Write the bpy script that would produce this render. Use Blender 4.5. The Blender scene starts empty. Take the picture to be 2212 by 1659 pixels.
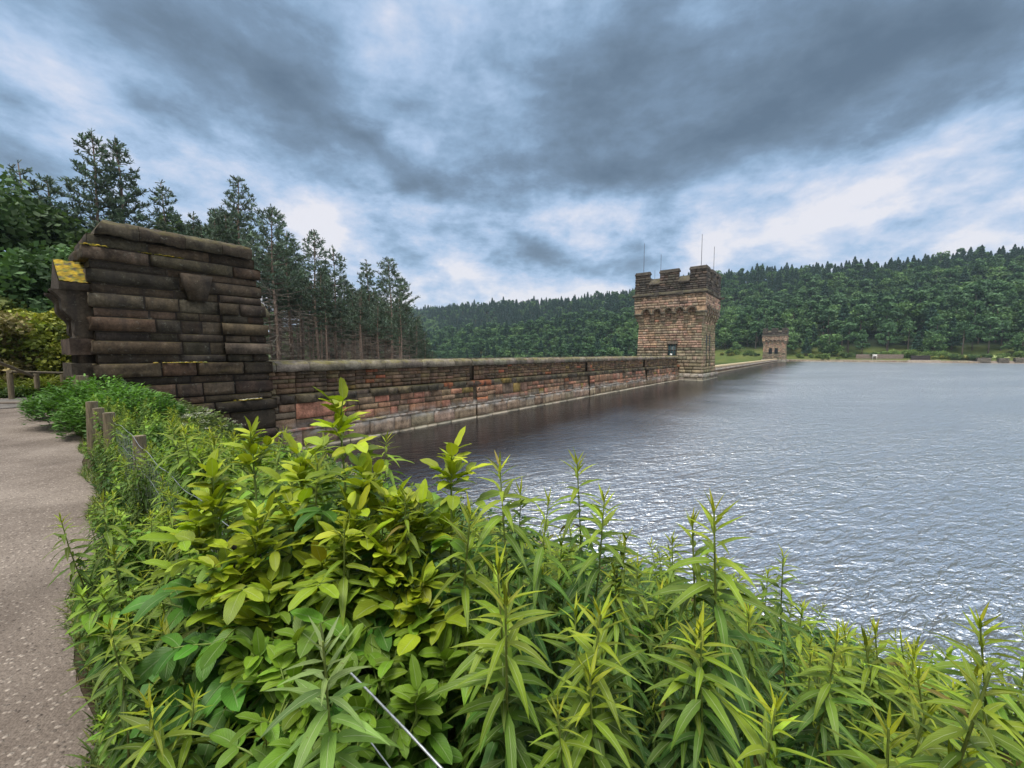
import bpy, math, random
import numpy as np
from mathutils import Vector
R = math.radians
rng = np.random.default_rng(7)
random.seed(7)
sc = bpy.context.scene
COL = sc.collection

# ------------------------------------------------------------------ camera
F = 870.0                      # focal length in the 2212-pixel-wide measuring frame
EYE = 4.2                      # eye height above the water (water is z = 0)
PITCH = R(4.3)
cam_d = bpy.data.cameras.new('camera'); cam = bpy.data.objects.new('camera', cam_d); COL.objects.link(cam)
cam.location = (0, 0, EYE); cam.rotation_euler = (math.pi/2 - PITCH, 0, 0)
cam_d.sensor_width = 36; cam_d.lens = 36*F/2212
cam_d.clip_start = 0.02; cam_d.clip_end = 6000
sc.camera = cam

# ------------------------------------------------------------------ exposure
vs = sc.view_settings
vs.view_transform = 'Standard'; vs.look = 'None'; vs.gamma = 1; vs.use_curve_mapping = False
vs.exposure = 0.75
sc.cycles.max_bounces = 6; sc.cycles.diffuse_bounces = 3; sc.cycles.glossy_bounces = 3
sc.cycles.transmission_bounces = 3; sc.cycles.transparent_max_bounces = 4
sc.cycles.volume_bounces = 0
sc.cycles.sample_clamp_indirect = 6

# ------------------------------------------------------------------ sun (thick overcast)
SUN_EL, SUN_AZ = R(66), R(215)      # azimuth clockwise from +Y
sd = bpy.data.lights.new('sun', 'SUN'); sun = bpy.data.objects.new('sun', sd); COL.objects.link(sun)
sd.energy = 2.4; sd.angle = R(25); sd.color = (1.0, 0.95, 0.87)
_d = Vector((math.sin(SUN_AZ)*math.cos(SUN_EL), math.cos(SUN_AZ)*math.cos(SUN_EL), math.sin(SUN_EL)))
sun.rotation_euler = _d.to_track_quat('Z', 'Y').to_euler()

# ------------------------------------------------------------------ node helper
class NT:
    def __init__(s, tree): s.t = tree; s.n = tree.nodes; s.l = tree.links; s.n.clear()
    def __call__(s, typ, ins=None, **kw):
        nd = s.n.new(typ)
        for k, v in kw.items(): setattr(nd, k, v)
        if ins:
            for k, v in ins.items():
                if isinstance(v, bpy.types.NodeSocket): s.l.new(v, nd.inputs[k])
                else: nd.inputs[k].default_value = v
        return nd
    def math(s, op, a, b=None, c=None, clamp=False):
        nd = s.n.new('ShaderNodeMath'); nd.operation = op; nd.use_clamp = clamp
        for i, v in enumerate((a, b, c)):
            if v is None: continue
            if isinstance(v, bpy.types.NodeSocket): s.l.new(v, nd.inputs[i])
            else: nd.inputs[i].default_value = v
        return nd.outputs[0]
    def mix(s, f, a, b, mode='MIX'):
        nd = s.n.new('ShaderNodeMix'); nd.data_type = 'RGBA'; nd.blend_type = mode; nd.clamp_factor = True
        for i, v in ((0, f), (6, a), (7, b)):
            if isinstance(v, bpy.types.NodeSocket): s.l.new(v, nd.inputs[i])
            elif i: nd.inputs[i].default_value = (*v[:3], 1)
            else: nd.inputs[i].default_value = v
        return nd.outputs[2]
    def ramp(s, f, stops, interp='LINEAR'):
        nd = s.n.new('ShaderNodeValToRGB'); cr = nd.color_ramp; cr.interpolation = interp
        while len(cr.elements) < len(stops): cr.elements.new(0.5)
        for e, (p, c) in zip(cr.elements, stops):
            e.position = p; e.color = (*c[:3], 1) if hasattr(c, '__len__') else (c, c, c, 1)
        s.l.new(f, nd.inputs[0]); return nd.outputs[0]
    def noise(s, vec, scale, detail=4, rough=.55, dist=0., out=0):
        nd = s('ShaderNodeTexNoise', {'Scale': scale, 'Detail': detail, 'Roughness': rough, 'Distortion': dist})
        if vec is not None: s.l.new(vec, nd.inputs['Vector'])
        return nd.outputs[out]
    def mapping(s, vec, loc=(0,0,0), rot=(0,0,0), scale=(1,1,1), kind='POINT'):
        nd = s('ShaderNodeMapping', {'Vector': vec, 'Location': loc, 'Rotation': rot, 'Scale': scale}); nd.vector_type = kind
        return nd.outputs[0]

def srgb(r, g, b):
    f = lambda c: ((c/255+.055)/1.055)**2.4 if c > 10 else c/255/12.92
    return (f(r), f(g), f(b))

# ------------------------------------------------------------------ world: overcast sky with broken cloud
def pix2q(px, py):
    cx, cy = (px-1106)/F, (829.5-py)/F
    d = (cx, math.cos(PITCH)+cy*math.sin(PITCH), -math.sin(PITCH)+cy*math.cos(PITCH))
    return d[0]/d[1], d[2]/d[1]
W = bpy.data.worlds.new('World'); sc.world = W; W.use_nodes = True
g = NT(W.node_tree)
tc = g('ShaderNodeTexCoord').outputs['Generated']
sep = g('ShaderNodeSeparateXYZ', {0: tc})
X, Y, Z = sep.outputs
zc = g.math('MAXIMUM', Z, 0.0)
den = g.math('ADD', zc, 0.42)
pl = g('ShaderNodeCombineXYZ', {0: g.math('DIVIDE', X, den), 1: g.math('DIVIDE', Y, den), 2: 0.0}).outputs[0]
ys = g.math('MAXIMUM', Y, 0.12)
q0 = g('ShaderNodeCombineXYZ', {0: g.math('DIVIDE', X, ys), 1: g.math('DIVIDE', zc, ys), 2: 0.0}).outputs[0]
wv = g('ShaderNodeVectorMath', {0: g.noise(pl, 1.6, 5, .55, out=1), 1: (.5, .5, .5)}, operation='SUBTRACT').outputs[0]
q = g('ShaderNodeVectorMath', {0: wv, 1: (.36, .26, 0), 2: q0}, operation='MULTIPLY_ADD').outputs[0]
#        px    py   rx   ry  tilt  amount   (+ brighter, - darker)
BLOBS = [(90, 150, 330, 150, -38, .22), (230, 360, 430, 90, -20, .22), (830, 60, 160, 150, 50, .16), (1080, 60, 260, 130, 0, .14),
         (820, 380, 170, 90, 20, .16), (1000, 480, 360, 80, 0, .22), (1250, 450, 200, 80, 10, .22), (1050, 625, 420, 45, 3, .26),
         (1750, 470, 420, 70, 12, .36), (1980, 350, 330, 60, 22, .26), (2150, 480, 260, 90, 0, .18), (700, 480, 110, 70, -40, .25),
         (560, 170, 420, 150, -28, -.27), (330, 60, 300, 100, -40, -.15), (760, 300, 300, 60, -30, -.22), (1560, 270, 620, 150, 18, -.33),
         (1950, 110, 560, 170, 10, -.26), (1350, 130, 260, 130, 40, -.22), (1330, 370, 260, 70, 15, -.2), (850, 400, 170, 45, 5, -.2),
         (1220, 560, 330, 45, 0, -.22), (1650, 420, 200, 25, 20, -.1), (2100, 560, 200, 40, 0, -.08), (250, 230, 90, 50, -40, -.14), (30, 240, 120, 60, -30, -.12)]
acc = None
for (px, py, rx, ry, tilt, amp) in BLOBS:
    qx, qy = pix2q(px, py)
    m = g.mapping(q, (qx, qy, 0), (0, 0, R(tilt)), (rx/F*1.25, ry/F*1.25, 1), 'TEXTURE')
    gr = g('ShaderNodeTexGradient', {0: m}, gradient_type='QUADRATIC_SPHERE').outputs[1]
    acc = g.math('MULTIPLY_ADD', gr, amp*1.5, acc if acc is not None else 0.0)
front = g('ShaderNodeMapRange', {0: Y, 1: .1, 2: .3}).outputs[0]
acc = g.math('MULTIPLY', acc, front)
plr = g.mapping(pl, (0, 0, 0), (0, 0, R(-18)), (1.0, .75, 1))
n1 = g.noise(plr, 2.5, 8, .55, .12)
n2 = g.noise(g.mapping(tc, (0, 0, 0), (0, 0, R(20)), (1, 1, 2.0)), 5.0, 9, .62, .15)
puff = g('ShaderNodeMapRange', {0: Z, 1: .50, 2: .22, 3: .9, 4: 1.8}).outputs[0]
n3 = g.noise(g.mapping(tc, (3, 1, 2), (0, 0, 0), (1, 1, 2.3)), 8.0, 9, .66, .1)
nl = g.math('ADD', g.math('MULTIPLY', g.math('SUBTRACT', n2, .5), .85), g.math('MULTIPLY', g.math('SUBTRACT', n3, .5), .45))
nn = g.math('ADD', g.math('MULTIPLY', g.math('SUBTRACT', n1, .5), 1.15), g.math('MULTIPLY', nl, puff))
low = g('ShaderNodeMapRange', {0: Z, 1: .34, 2: .12, 3: 0., 4: .24}).outputs[0]
t = g.math('ADD', g.math('ADD', g.math('ADD', nn, acc), low), .53)
EXPO = 2**.75
CR = [(p_, tuple(c_/EXPO for c_ in srgb(*q_))) for p_, q_ in ((0.0, (92, 112, 132)), (.2, (107, 128, 149)), (.38, (125, 150, 176)), (.52, (148, 178, 209)),
      (.66, (178, 204, 236)), (.82, (212, 224, 246)), (1.0, (248, 246, 252)))]
cc = g.ramp(t, CR)
sky = g('ShaderNodeTexSky', sky_type='NISHITA', sun_disc=False, sun_elevation=SUN_EL, sun_rotation=SUN_AZ).outputs[0]
skyc = g('ShaderNodeVectorMath', {0: sky, 3: .06}, operation='SCALE').outputs[0]
cc = g.mix(.14, cc, skyc)
# unseen sky overhead and behind the viewer, brightened and whitened to light the foreground
back = g('ShaderNodeMapRange', {0: Y, 1: .25, 2: -.5, 3: 0., 4: 1.}).outputs[0]
over = g('ShaderNodeMapRange', {0: Z, 1: .62, 2: .95, 3: 0., 4: 1.}).outputs[0]
lift = g.math('ADD', g.math('MULTIPLY_ADD', over, 2.0, 1.0), g.math('MULTIPLY', back, .45))
cc = g.mix(g.math('MULTIPLY', g.math('MAXIMUM', back, over), .85), cc, (.46, .45, .42))
bg = g('ShaderNodeBackground', {0: cc, 1: lift})
g('ShaderNodeOutputWorld', {0: bg.outputs[0]})
W.cycles.sampling_method = 'MANUAL'; W.cycles.sample_map_resolution = 512

# ------------------------------------------------------------------ geometry frame helpers
U = np.array([.6072, .7946, 0.]); V = np.array([.7946, -.6072, 0.]); ZU = np.array([0, 0, 1.])
FOOT = -V*17.9
def dam(s, a, z): return FOOT + U*s + V*a + ZU*z          # s along the dam, a towards the water, z up
def ray(px, py):
    cx, cy = (px-1106)/F, (829.5-py)/F
    return np.array([cx, math.cos(PITCH)+cy*math.sin(PITCH), -math.sin(PITCH)+cy*math.cos(PITCH)])
def at(px, py, D):
    d = ray(px, py); return np.array([0, 0, EYE]) + d*D/d[1]
def proj(P):
    P = np.atleast_2d(P) - np.array([0, 0, EYE])
    f = P[:, 1]*math.cos(PITCH) - P[:, 2]*math.sin(PITCH); u = P[:, 1]*math.sin(PITCH) + P[:, 2]*math.cos(PITCH)
    f = np.where(f < .02, .02, f)
    return 1106 + F*P[:, 0]/f, 829.5 - F*u/f
def sstep(x, a, b):
    t = np.clip((x-a)/(b-a), 0, 1); return t*t*(3-2*t)
def wob(x, y, f):      # smooth pseudo noise, about -1..1
    return (np.sin(x*f+1.3*np.sin(y*f*.7))+np.sin(y*f*1.31+1.7*np.sin(x*f*.53+2.))+.6*np.sin((x+y)*f*2.3+.5)+.4*np.sin((x-y)*f*3.7))/3.0
def H(x, y):
    x = np.asarray(x, float); y = np.asarray(y, float)
    w = .65*x + .76*y - .367; s = .6072*x + .7946*y; a = 17.9 + .7946*x - .6072*y
    wn = w - .3*(1-sstep(a, 1, 7))
    near = np.interp(wn, [-120, -60, -16, -9, -6, .25, 1, 6.7, 11, 30, 60], [26, 14, 3.6, 2.9, 2.6, 2.57, 2.3, 0, -1.6, -7, -9])
    near = near + .12*wob(x, y, 1.1)*sstep(wn, .4, 2)*(1-sstep(wn, 9, 14))
    far = np.interp(s, [60, 255, 266, 271.5, 274, 292, 318, 350, 400, 450, 560, 640, 1200, 4000], [-9, -7, -1.5, 0, 1.3, 3.2, 13, 27, 42, 58, 96, 103, 110, 60])
    res = np.where(s < 45, near, far)
    val = np.interp(s, [-120, -60, -14, -2, 6, 20, 45, 90, 130, 190, 240, 272, 300, 350, 400, 440, 560, 640, 1200, 4000],
                    [26, 14, 3.6, 2.6, 2.2, .5, -4, -20, -28, -24, -6, 2, 9, 25, 38, 44, 96, 103, 110, 60])
    h = val + (res-val)*sstep(a, -5.0, -1.5)
    big = sstep(s, 300, 420)
    h = h - big*5 + big*(9*wob(x, y, .013) + 3*wob(x, y, .041))
    # the hill climbs towards the right of the picture
    h = h + big*np.interp(a, [-900, -635, -410, -211, 0, 150, 400, 900], [0, -4, -16, -9, -3, 0, 4, 30])
    return h

# ------------------------------------------------------------------ mesh builder
class MB:
    def __init__(s): s.v = []; s.f = []; s.sz = []; s.c = []; s.uv = []; s.n = 0
    def add(s, v, f, c=(1, 1, 1), uv=None):
        v = np.asarray(v, float).reshape(-1, 3); f = np.asarray(f, int)
        s.v.append(v); s.f.append((f+s.n).ravel()); s.sz.append(np.full(len(f), f.shape[1]))
        c = np.asarray(c, float); c = np.broadcast_to(c, (len(v), 3)) if c.ndim == 1 else c
        s.c.append(c); s.uv.append(np.zeros((len(v), 2)) if uv is None else np.asarray(uv, float)); s.n += len(v)
    def build(s, name, mat, parent=None, smooth=False, loc=None):
        v = np.concatenate(s.v); fl = np.concatenate(s.f); sz = np.concatenate(s.sz); c = np.concatenate(s.c); uv = np.concatenate(s.uv)
        if loc is not None: v = v - np.asarray(loc)
        me = bpy.data.meshes.new(name)
        me.vertices.add(len(v)); me.vertices.foreach_set('co', v.astype(np.float32).ravel())
        me.loops.add(len(fl)); me.loops.foreach_set('vertex_index', fl.astype(np.int32))
        me.polygons.add(len(sz)); st = np.concatenate([[0], np.cumsum(sz)[:-1]])
        me.polygons.foreach_set('loop_start', st.astype(np.int32)); me.polygons.foreach_set('loop_total', sz.astype(np.int32))
        if smooth: me.polygons.foreach_set('use_smooth', np.ones(len(sz), bool))
        at_ = me.attributes.new('Col', 'FLOAT_COLOR', 'POINT')
        at_.data.foreach_set('color', np.hstack([c, np.ones((len(c), 1))]).astype(np.float32).ravel())
        ul = me.uv_layers.new(name='UVMap'); ul.data.foreach_set('uv', uv[fl].astype(np.float32).ravel())
        me.update(calc_edges=True); me.validate()
        me.materials.append(mat)
        o = bpy.data.objects.new(name, me); COL.objects.link(o)
        if parent is not None: o.parent = parent
        if loc is not None and parent is None: o.location = loc
        return o
def adopt(o, p): o.parent = p; o.location = (0, 0, 0)
def tag(o, label=None, cat=None, group=None, kind=None):
    if label: o['label'] = label
    if cat: o['category'] = cat
    if group: o['group'] = group
    if kind: o['kind'] = kind
    return o
def empty(name, loc, label=None, cat=None, group=None, rz=0.):
    o = bpy.data.objects.new(name, None); COL.objects.link(o); o.location = loc; o.rotation_euler = (0, 0, rz)
    o.empty_display_size = .1
    return tag(o, label, cat, group)
def copy_tree(o, parent=None):
    c = o.copy(); COL.objects.link(c); c.parent = parent
    for ch in o.children: copy_tree(ch, c)
    return c
BOXF = np.array([[0, 3, 2, 1], [4, 5, 6, 7], [0, 1, 5, 4], [1, 2, 6, 5], [2, 3, 7, 6], [3, 0, 4, 7]])
def box8(mb, pts, c=(1, 1, 1)): mb.add(pts, BOXF, c)     # 4 bottom, 4 top, counter-clockwise
def box(mb, O, A, B, C, c=(1, 1, 1)):                    # corner + three edge vectors
    O, A, B, C = map(np.asarray, (O, A, B, C))
    box8(mb, [O, O+A, O+A+B, O+B, O+C, O+A+C, O+A+B+C, O+B+C], c)
def tube(mb, P, rad, n=6, c=(1, 1, 1), cap=True):
    P = np.asarray(P, float); m = len(P); rad = np.broadcast_to(rad, (m,))
    T = np.gradient(P, axis=0); T /= np.linalg.norm(T, axis=1)[:, None]+1e-9
    ref = np.where(np.abs(T[:, 2:3]) > .9, [[1, 0, 0]], [[0, 0, 1]]); A = np.cross(T, ref); A /= np.linalg.norm(A, axis=1)[:, None]+1e-9
    B = np.cross(T, A); an = np.arange(n)*2*math.pi/n
    v = P[:, None] + rad[:, None, None]*(A[:, None]*np.cos(an)[None, :, None]+B[:, None]*np.sin(an)[None, :, None])
    i = np.arange(m-1)[:, None]*n; j = np.arange(n)[None]; k = (j+1) % n
    f = np.stack([i+j, i+k, i+n+k, i+n+j], -1).reshape(-1, 4)
    cc_ = np.repeat(c, n, axis=0) if np.ndim(c) == 2 else c
    mb.add(v.reshape(-1, 3), f, cc_)
    if cap:
        mb.add(v[-1], np.arange(n)[None], cc_[-n:] if np.ndim(c) == 2 else c)
        mb.add(v[0], np.arange(n)[::-1][None], cc_[:n] if np.ndim(c) == 2 else c)
def unit(v): v = np.asarray(v, float); return v/(np.linalg.norm(v, axis=-1, keepdims=True)+1e-9)

# ------------------------------------------------------------------ materials
def new_mat(name):
    m = bpy.data.materials.new(name); m.use_nodes = True; return m, NT(m.node_tree)
def bsdf(g, col, rough=.8, normal=None, spec=.3, **kw):
    ins = {'Base Color': col, 'Roughness': rough, 'Specular IOR Level': spec, **kw}
    if normal is not None: ins['Normal'] = normal
    return g('ShaderNodeBsdfPrincipled', ins).outputs[0]
def bump(g, h, strength=.5, dist=.02):
    return g('ShaderNodeBump', {'Height': h, 'Strength': strength, 'Distance': dist}).outputs[0]

def stone_mat(name, moss=.3, stain=.5, lime=0., scale=1.0, tint=(1, 1, 1)):
    m, g = new_mat(name)
    pos = g('ShaderNodeNewGeometry').outputs['Position']; nor = g('ShaderNodeNewGeometry').outputs['True Normal']
    col = g('ShaderNodeAttribute', attribute_name='Col').outputs['Color']
    nA = g.noise(pos, 2.2*scale, 6, .65); nB = g.noise(pos, 14*scale, 6, .7); nC = g.noise(pos, .55*scale, 4, .6)
    st = g.mapping(pos, (0, 0, 0), (0, 0, 0), (2.6*scale, 2.6*scale, .32*scale)); nS = g.noise(st, 1.0, 5, .65)
    c = g.mix(1.0, col, g.ramp(nB, [(.25, .55), (.5, 1.0), (.78, 1.5)]), 'MULTIPLY')
    c = g.mix(1.0, c, tint, 'MULTIPLY')
    c = g.mix(1.0, c, g.ramp(nA, [(.32, .45), (.5, .95), (.72, 1.5)]), 'MULTIPLY')
    c = g.mix(g.math('MULTIPLY', g.ramp(nS, [(.5, 0.), (.66, 1.)]), stain), c, (.022, .020, .020))     # black water streaks
    if lime:
        z = g('ShaderNodeSeparateXYZ', {0: pos}).outputs[2]
        bA = g('ShaderNodeMapRange', {0: z, 1: .55, 2: .84}).outputs[0]; bB = g('ShaderNodeMapRange', {0: z, 1: 1.25, 2: .86}).outputs[0]
        bb = g.math('MULTIPLY', g.math('MULTIPLY', bA, bB), g.ramp(g.noise(g.mapping(pos, (3, 1, 0), (0, 0, 0), (1.4, 1.4, 3)), 1.1, 6, .7), [(.42, 0.), (.56, 1.)]))
        c = g.mix(g.math('MULTIPLY', bb, lime), c, (.42, .40, .38))
        w1 = g('ShaderNodeMapRange', {0: z, 1: .17, 2: .11}).outputs[0]
        c = g.mix(g.math('MULTIPLY', w1, .55), c, (.5, .47, .38))
    c = g.mix(g.math('MULTIPLY', g.ramp(g.noise(pos, 6*scale, 5, .7), [(.6, 0.), (.68, 1.)]), .35), c, (.23, .23, .19))  # pale lichen
    up = g('ShaderNodeSeparateXYZ', {0: nor}).outputs[2]
    mk = g.math('MULTIPLY', g.math('MULTIPLY', g.ramp(up, [(.25, 0.), (.7, 1.)]), g.ramp(g.noise(pos, 2.4*scale, 5, .65), [(.42, 0.), (.56, 1.)])), moss)
    c = g.mix(mk, c, g.mix(nB, (.09, .085, .012), (.22, .19, .02)))
    hh = g.math('ADD', g.math('MULTIPLY', nB, .5), g.math('MULTIPLY', g.noise(pos, 45*scale, 4, .7), .25))
    g('ShaderNodeOutputMaterial', {0: bsdf(g, c, .9, bump(g, hh, .8, .03), .2)})
    return m
M_PIER = stone_mat('pier_gritstone', .22, .55, tint=(1.05, 1, .88))
M_WALL = stone_mat('wall_gritstone', .25, .48, .9, tint=(1.12, 1.03, .86))
M_TOWER = stone_mat('tower_gritstone', .2, .3, .6, .8, tint=(1.02, 1.0, .90))
M_COPE = stone_mat('coping_gritstone', .45, .35)

def plain(name, col, rough=.7, var=.3, scale=20, metal=0., spec=.3, stretch=(1, 1, 1), bmp=.3, bd=.004):
    m, g = new_mat(name); tcn = g('ShaderNodeTexCoord').outputs['Object']
    p = g.mapping(tcn, (0, 0, 0), (0, 0, 0), stretch); n = g.noise(p, scale, 5, .65)
    c = g.mix(1., col, g.ramp(n, [(.3, 1-var), (.7, 1+var)]), 'MULTIPLY')
    g('ShaderNodeOutputMaterial', {0: bsdf(g, c, rough, bump(g, n, bmp, bd), spec, Metallic=metal)})
    return m
M_TIMBER = plain('weathered_timber', (.17, .14, .095), .85, .5, 14, stretch=(3, 3, .3), bmp=.7, bd=.01)
M_DARKT = plain('dark_creosoted_timber', (.028, .017, .010), .7, .4, 14, stretch=(3, 3, .3), bmp=.6)
M_WIRE = plain('galvanised_wire', (.38, .40, .43), .42, .3, 60, .7, .5)
M_METAL = plain('rod_metal', (.12, .12, .13), .5, .2, 5, .6)
M_DOOR = plain('door_paint', (.012, .035, .04), .5, .3, 8)
M_DARK = plain('dark_glass', (.008, .010, .012), .2, .2, 4, spec=.5)
M_SKIN = None

def leaf_mat(name, trans=.35, rough=.42, rib=.5, vein=.25, var=.25, nscale=8, rib_w=.045, shadowy=False):
    m, g = new_mat(name)
    col = g('ShaderNodeAttribute', attribute_name='Col').outputs['Color']
    uv = g('ShaderNodeUVMap', uv_map='UVMap').outputs[0]; us = g('ShaderNodeSeparateXYZ', {0: uv}); u, v = us.outputs[0], us.outputs[1]
    pos = g('ShaderNodeTexCoord').outputs['Object']
    n = g.noise(pos, nscale, 4, .6)
    c = g.mix(1., col, g.ramp(n, [(.3, 1-var), (.7, 1+var)]), 'MULTIPLY')
    nrm = None
    if rib:
        du = g.math('ABSOLUTE', g.math('SUBTRACT', u, .5))
        # side veins run forward from the midrib
        ph = g.math('SUBTRACT', g.math('MULTIPLY', v, 62.), g.math('MULTIPLY', du, 40.))
        sv = g.math('POWER', g.math('MULTIPLY_ADD', g.math('SINE', ph), .5, .5), 5.)
        c = g.mix(g.math('MULTIPLY', sv, vein), c, g.mix(1., c, (1.7, 1.6, 1.5), 'MULTIPLY'))
        mr = g('ShaderNodeMapRange', {0: du, 1: rib_w, 2: rib_w*.4}).outputs[0]
        c = g.mix(g.math('MULTIPLY', mr, rib), c, g.mix(.6, c, (.45, .5, .3)))
        nrm = bump(g, g.math('ADD', g.math('MULTIPLY', sv, -.5), g.math('MULTIPLY', mr, -1.)), .5, .0012)
    sp_ = g.ramp(g.noise(pos, nscale*9, 3, .6), [(.70, 0.), (.76, 1.)])
    if rib: c = g.mix(g.math('MULTIPLY', sp_, .6), c, (.10, .065, .02))
    ins = {'Base Color': c, 'Roughness': rough, 'Specular IOR Level': .27}
    if nrm is not None: ins['Normal'] = nrm
    b = g('ShaderNodeBsdfPrincipled', ins).outputs[0]
    tr = g('ShaderNodeBsdfTranslucent', {'Color': g.mix(1., c, (1.25, 1.35, .6), 'MULTIPLY')}).outputs[0]
    mx = g('ShaderNodeMixShader', {0: trans, 1: b, 2: tr}).outputs[0]
    g('ShaderNodeOutputMaterial', {0: mx}); return m
M_LEAF = leaf_mat('broad_leaf', .26, .46, rib=.35, vein=.14, var=.35)
M_HERB = leaf_mat('willowherb_leaf', .24, .48, rib=.65, vein=.10, rib_w=.045, var=.35)
M_SMALL = leaf_mat('small_leaf', .25, .55, rib=.35, vein=0., rib_w=.07)
M_CROWN = leaf_mat('tree_foliage', .18, .65, rib=0, var=.35, nscale=.6)
M_NEEDLE = leaf_mat('pine_needles', .10, .7, rib=0, var=.3, nscale=.8)
def attr_mat(name, rough=.8, nscale=20, var=.35, bmp=.5, bd=.004):
    m, g = new_mat(name); pos = g('ShaderNodeTexCoord').outputs['Object']
    n = g.noise(pos, nscale, 5, .65)
    c = g.mix(1., g('ShaderNodeAttribute', attribute_name='Col').outputs['Color'], g.ramp(n, [(.3, 1-var), (.7, 1+var)]), 'MULTIPLY')
    g('ShaderNodeOutputMaterial', {0: bsdf(g, c, rough, bump(g, n, bmp, bd), .25)}); return m
M_STEM = attr_mat('plant_stem', .6, 40, .3)
M_BARK = attr_mat('bark', .9, 5, .45, .8, .05)
M_ROCK = attr_mat('rock', .9, 3, .4, .8, .1)

# ------------------------------------------------------------------ ground, path, water
def ground_material():
    m, g = new_mat('ground_cover')
    pos = g('ShaderNodeNewGeometry').outputs['Position']; z = g('ShaderNodeSeparateXYZ', {0: pos}).outputs[2]
    sp = g('ShaderNodeVectorMath', {0: pos, 1: tuple(U)}, operation='DOT_PRODUCT').outputs[1]
    n = g.noise(pos, 1.6, 7, .65); nb = g.noise(pos, .09, 5, .6); nf = g.noise(pos, 25, 5, .7)
    soil = g.mix(n, (.030, .022, .014), (.065, .050, .032))
    soil = g.mix(g.ramp(nf, [(.55, 0.), (.68, .7)]), soil, (.04, .055, .016))
    sh = g.mix(n, (.13, .10, .085), (.26, .215, .18))
    grass = g.mix(g.ramp(nb, [(.35, 0.), (.65, 1.)]), (.055, .085, .022), (.11, .12, .035))
    grass = g.mix(g.ramp(nf, [(.4, 0.), (.7, .6)]), grass, (.05, .075, .02))
    wood = g.mix(n, (.010, .016, .008), (.022, .030, .014))
    zz = g.math('MULTIPLY_ADD', nb, 1.2, z)
    dry = g('ShaderNodeMapRange', {0: g('ShaderNodeVectorMath', {0: pos, 1: tuple(V)}, operation='DOT_PRODUCT').outputs[1], 1: -18., 2: -26.}).outputs[0]
    far = g.mix(g.math('MAXIMUM', dry, g('ShaderNodeMapRange', {0: zz, 1: 1.3, 2: 1.9}).outputs[0]), sh, grass)
    far = g.mix(g.math('MULTIPLY', dry, g('ShaderNodeMapRange', {0: z, 1: -.5, 2: -3.}).outputs[0]), far, wood)
    far = g.mix(g('ShaderNodeMapRange', {0: z, 1: 5.5, 2: 9.}).outputs[0], far, wood)
    nr = g.mix(g('ShaderNodeMapRange', {0: zz, 1: .9, 2: 1.5}).outputs[0], sh, soil)
    c = g.mix(g('ShaderNodeMapRange', {0: sp, 1: 40., 2: 70.}).outputs[0], nr, far)
    g('ShaderNodeOutputMaterial', {0: bsdf(g, c, .95, bump(g, n, .6, .1), .1)}); return m
M_GROUND = ground_material()
rad = np.concatenate([np.geomspace(.4, 60, 70), np.linspace(62, 900, 145), np.geomspace(930, 1350, 6)])
ang = np.linspace(0, 2*math.pi, 481)[:-1]
gx = rad[:, None]*np.sin(ang); gy = rad[:, None]*np.cos(ang); gz = H(gx, gy)
nr_, na_ = gx.shape
gv = np.stack([gx, gy, gz], -1).reshape(-1, 3)
i = np.arange(nr_-1)[:, None]*na_; j = np.arange(na_)[None]; k = (j+1) % na_
gf = np.stack([i+j, i+na_+j, i+na_+k, i+k], -1).reshape(-1, 4)
mb = MB(); mb.add(np.vstack([gv, [[0, 0, float(H(0, 0))]]]), gf)
jj = np.arange(na_); mb.add(np.vstack([gv[:na_], [[0, 0, float(H(0, 0))]]]), np.stack([np.full(na_, na_), jj, (jj+1) % na_], -1))
tag(mb.build('ground', M_GROUND, smooth=True), kind='structure')

def path_material():
    m, g = new_mat('gravel_path')
    pos = g('ShaderNodeNewGeometry').outputs['Position']
    vo = g('ShaderNodeTexVoronoi', {'Vector': pos, 'Scale': 42., 'Randomness': 1.}); vd = vo.outputs['Distance']; vc = vo.outputs['Color']
    vo2 = g('ShaderNodeTexVoronoi', {'Vector': pos, 'Scale': 95., 'Randomness': 1.})
    n = g.noise(pos, .8, 6, .6); nf = g.noise(pos, 60, 4, .7)
    base = g.mix(g.ramp(n, [(.35, 0.), (.65, 1.)]), (.135, .108, .090), (.25, .210, .178))
    cell = g('ShaderNodeSeparateXYZ', {0: vc}).outputs[0]
    st = g.mix(cell, (.12, .095, .08), (.50, .43, .37))
    mask = g.math('MULTIPLY', g.ramp(g('ShaderNodeSeparateXYZ', {0: vc}).outputs[1], [(.45, 0.), (.5, 1.)]), g.ramp(vd, [(.35, 1.), (.5, 0.)]))
    c = g.mix(g.math('MULTIPLY', mask, .75), base, st)
    c = g.mix(g.math('MULTIPLY', g.ramp(nf, [(.4, 1.), (.55, 0.)]), .35), c, (.03, .022, .018))
    c = g.mix(g.math('MULTIPLY', g.ramp(g.noise(pos, .45, 5, .6), [(.5, 0.), (.68, 1.)]), .55), c, (.07, .055, .045))
    h = g.math('ADD', g.math('MULTIPLY', g.math('MULTIPLY', mask, g.math('SUBTRACT', .5, vd)), 2.), g.math('MULTIPLY', vo2.outputs['Distance'], -.4))
    g('ShaderNodeOutputMaterial', {0: bsdf(g, c, .92, bump(g, h, .9, .012), .2)}); return m
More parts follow.
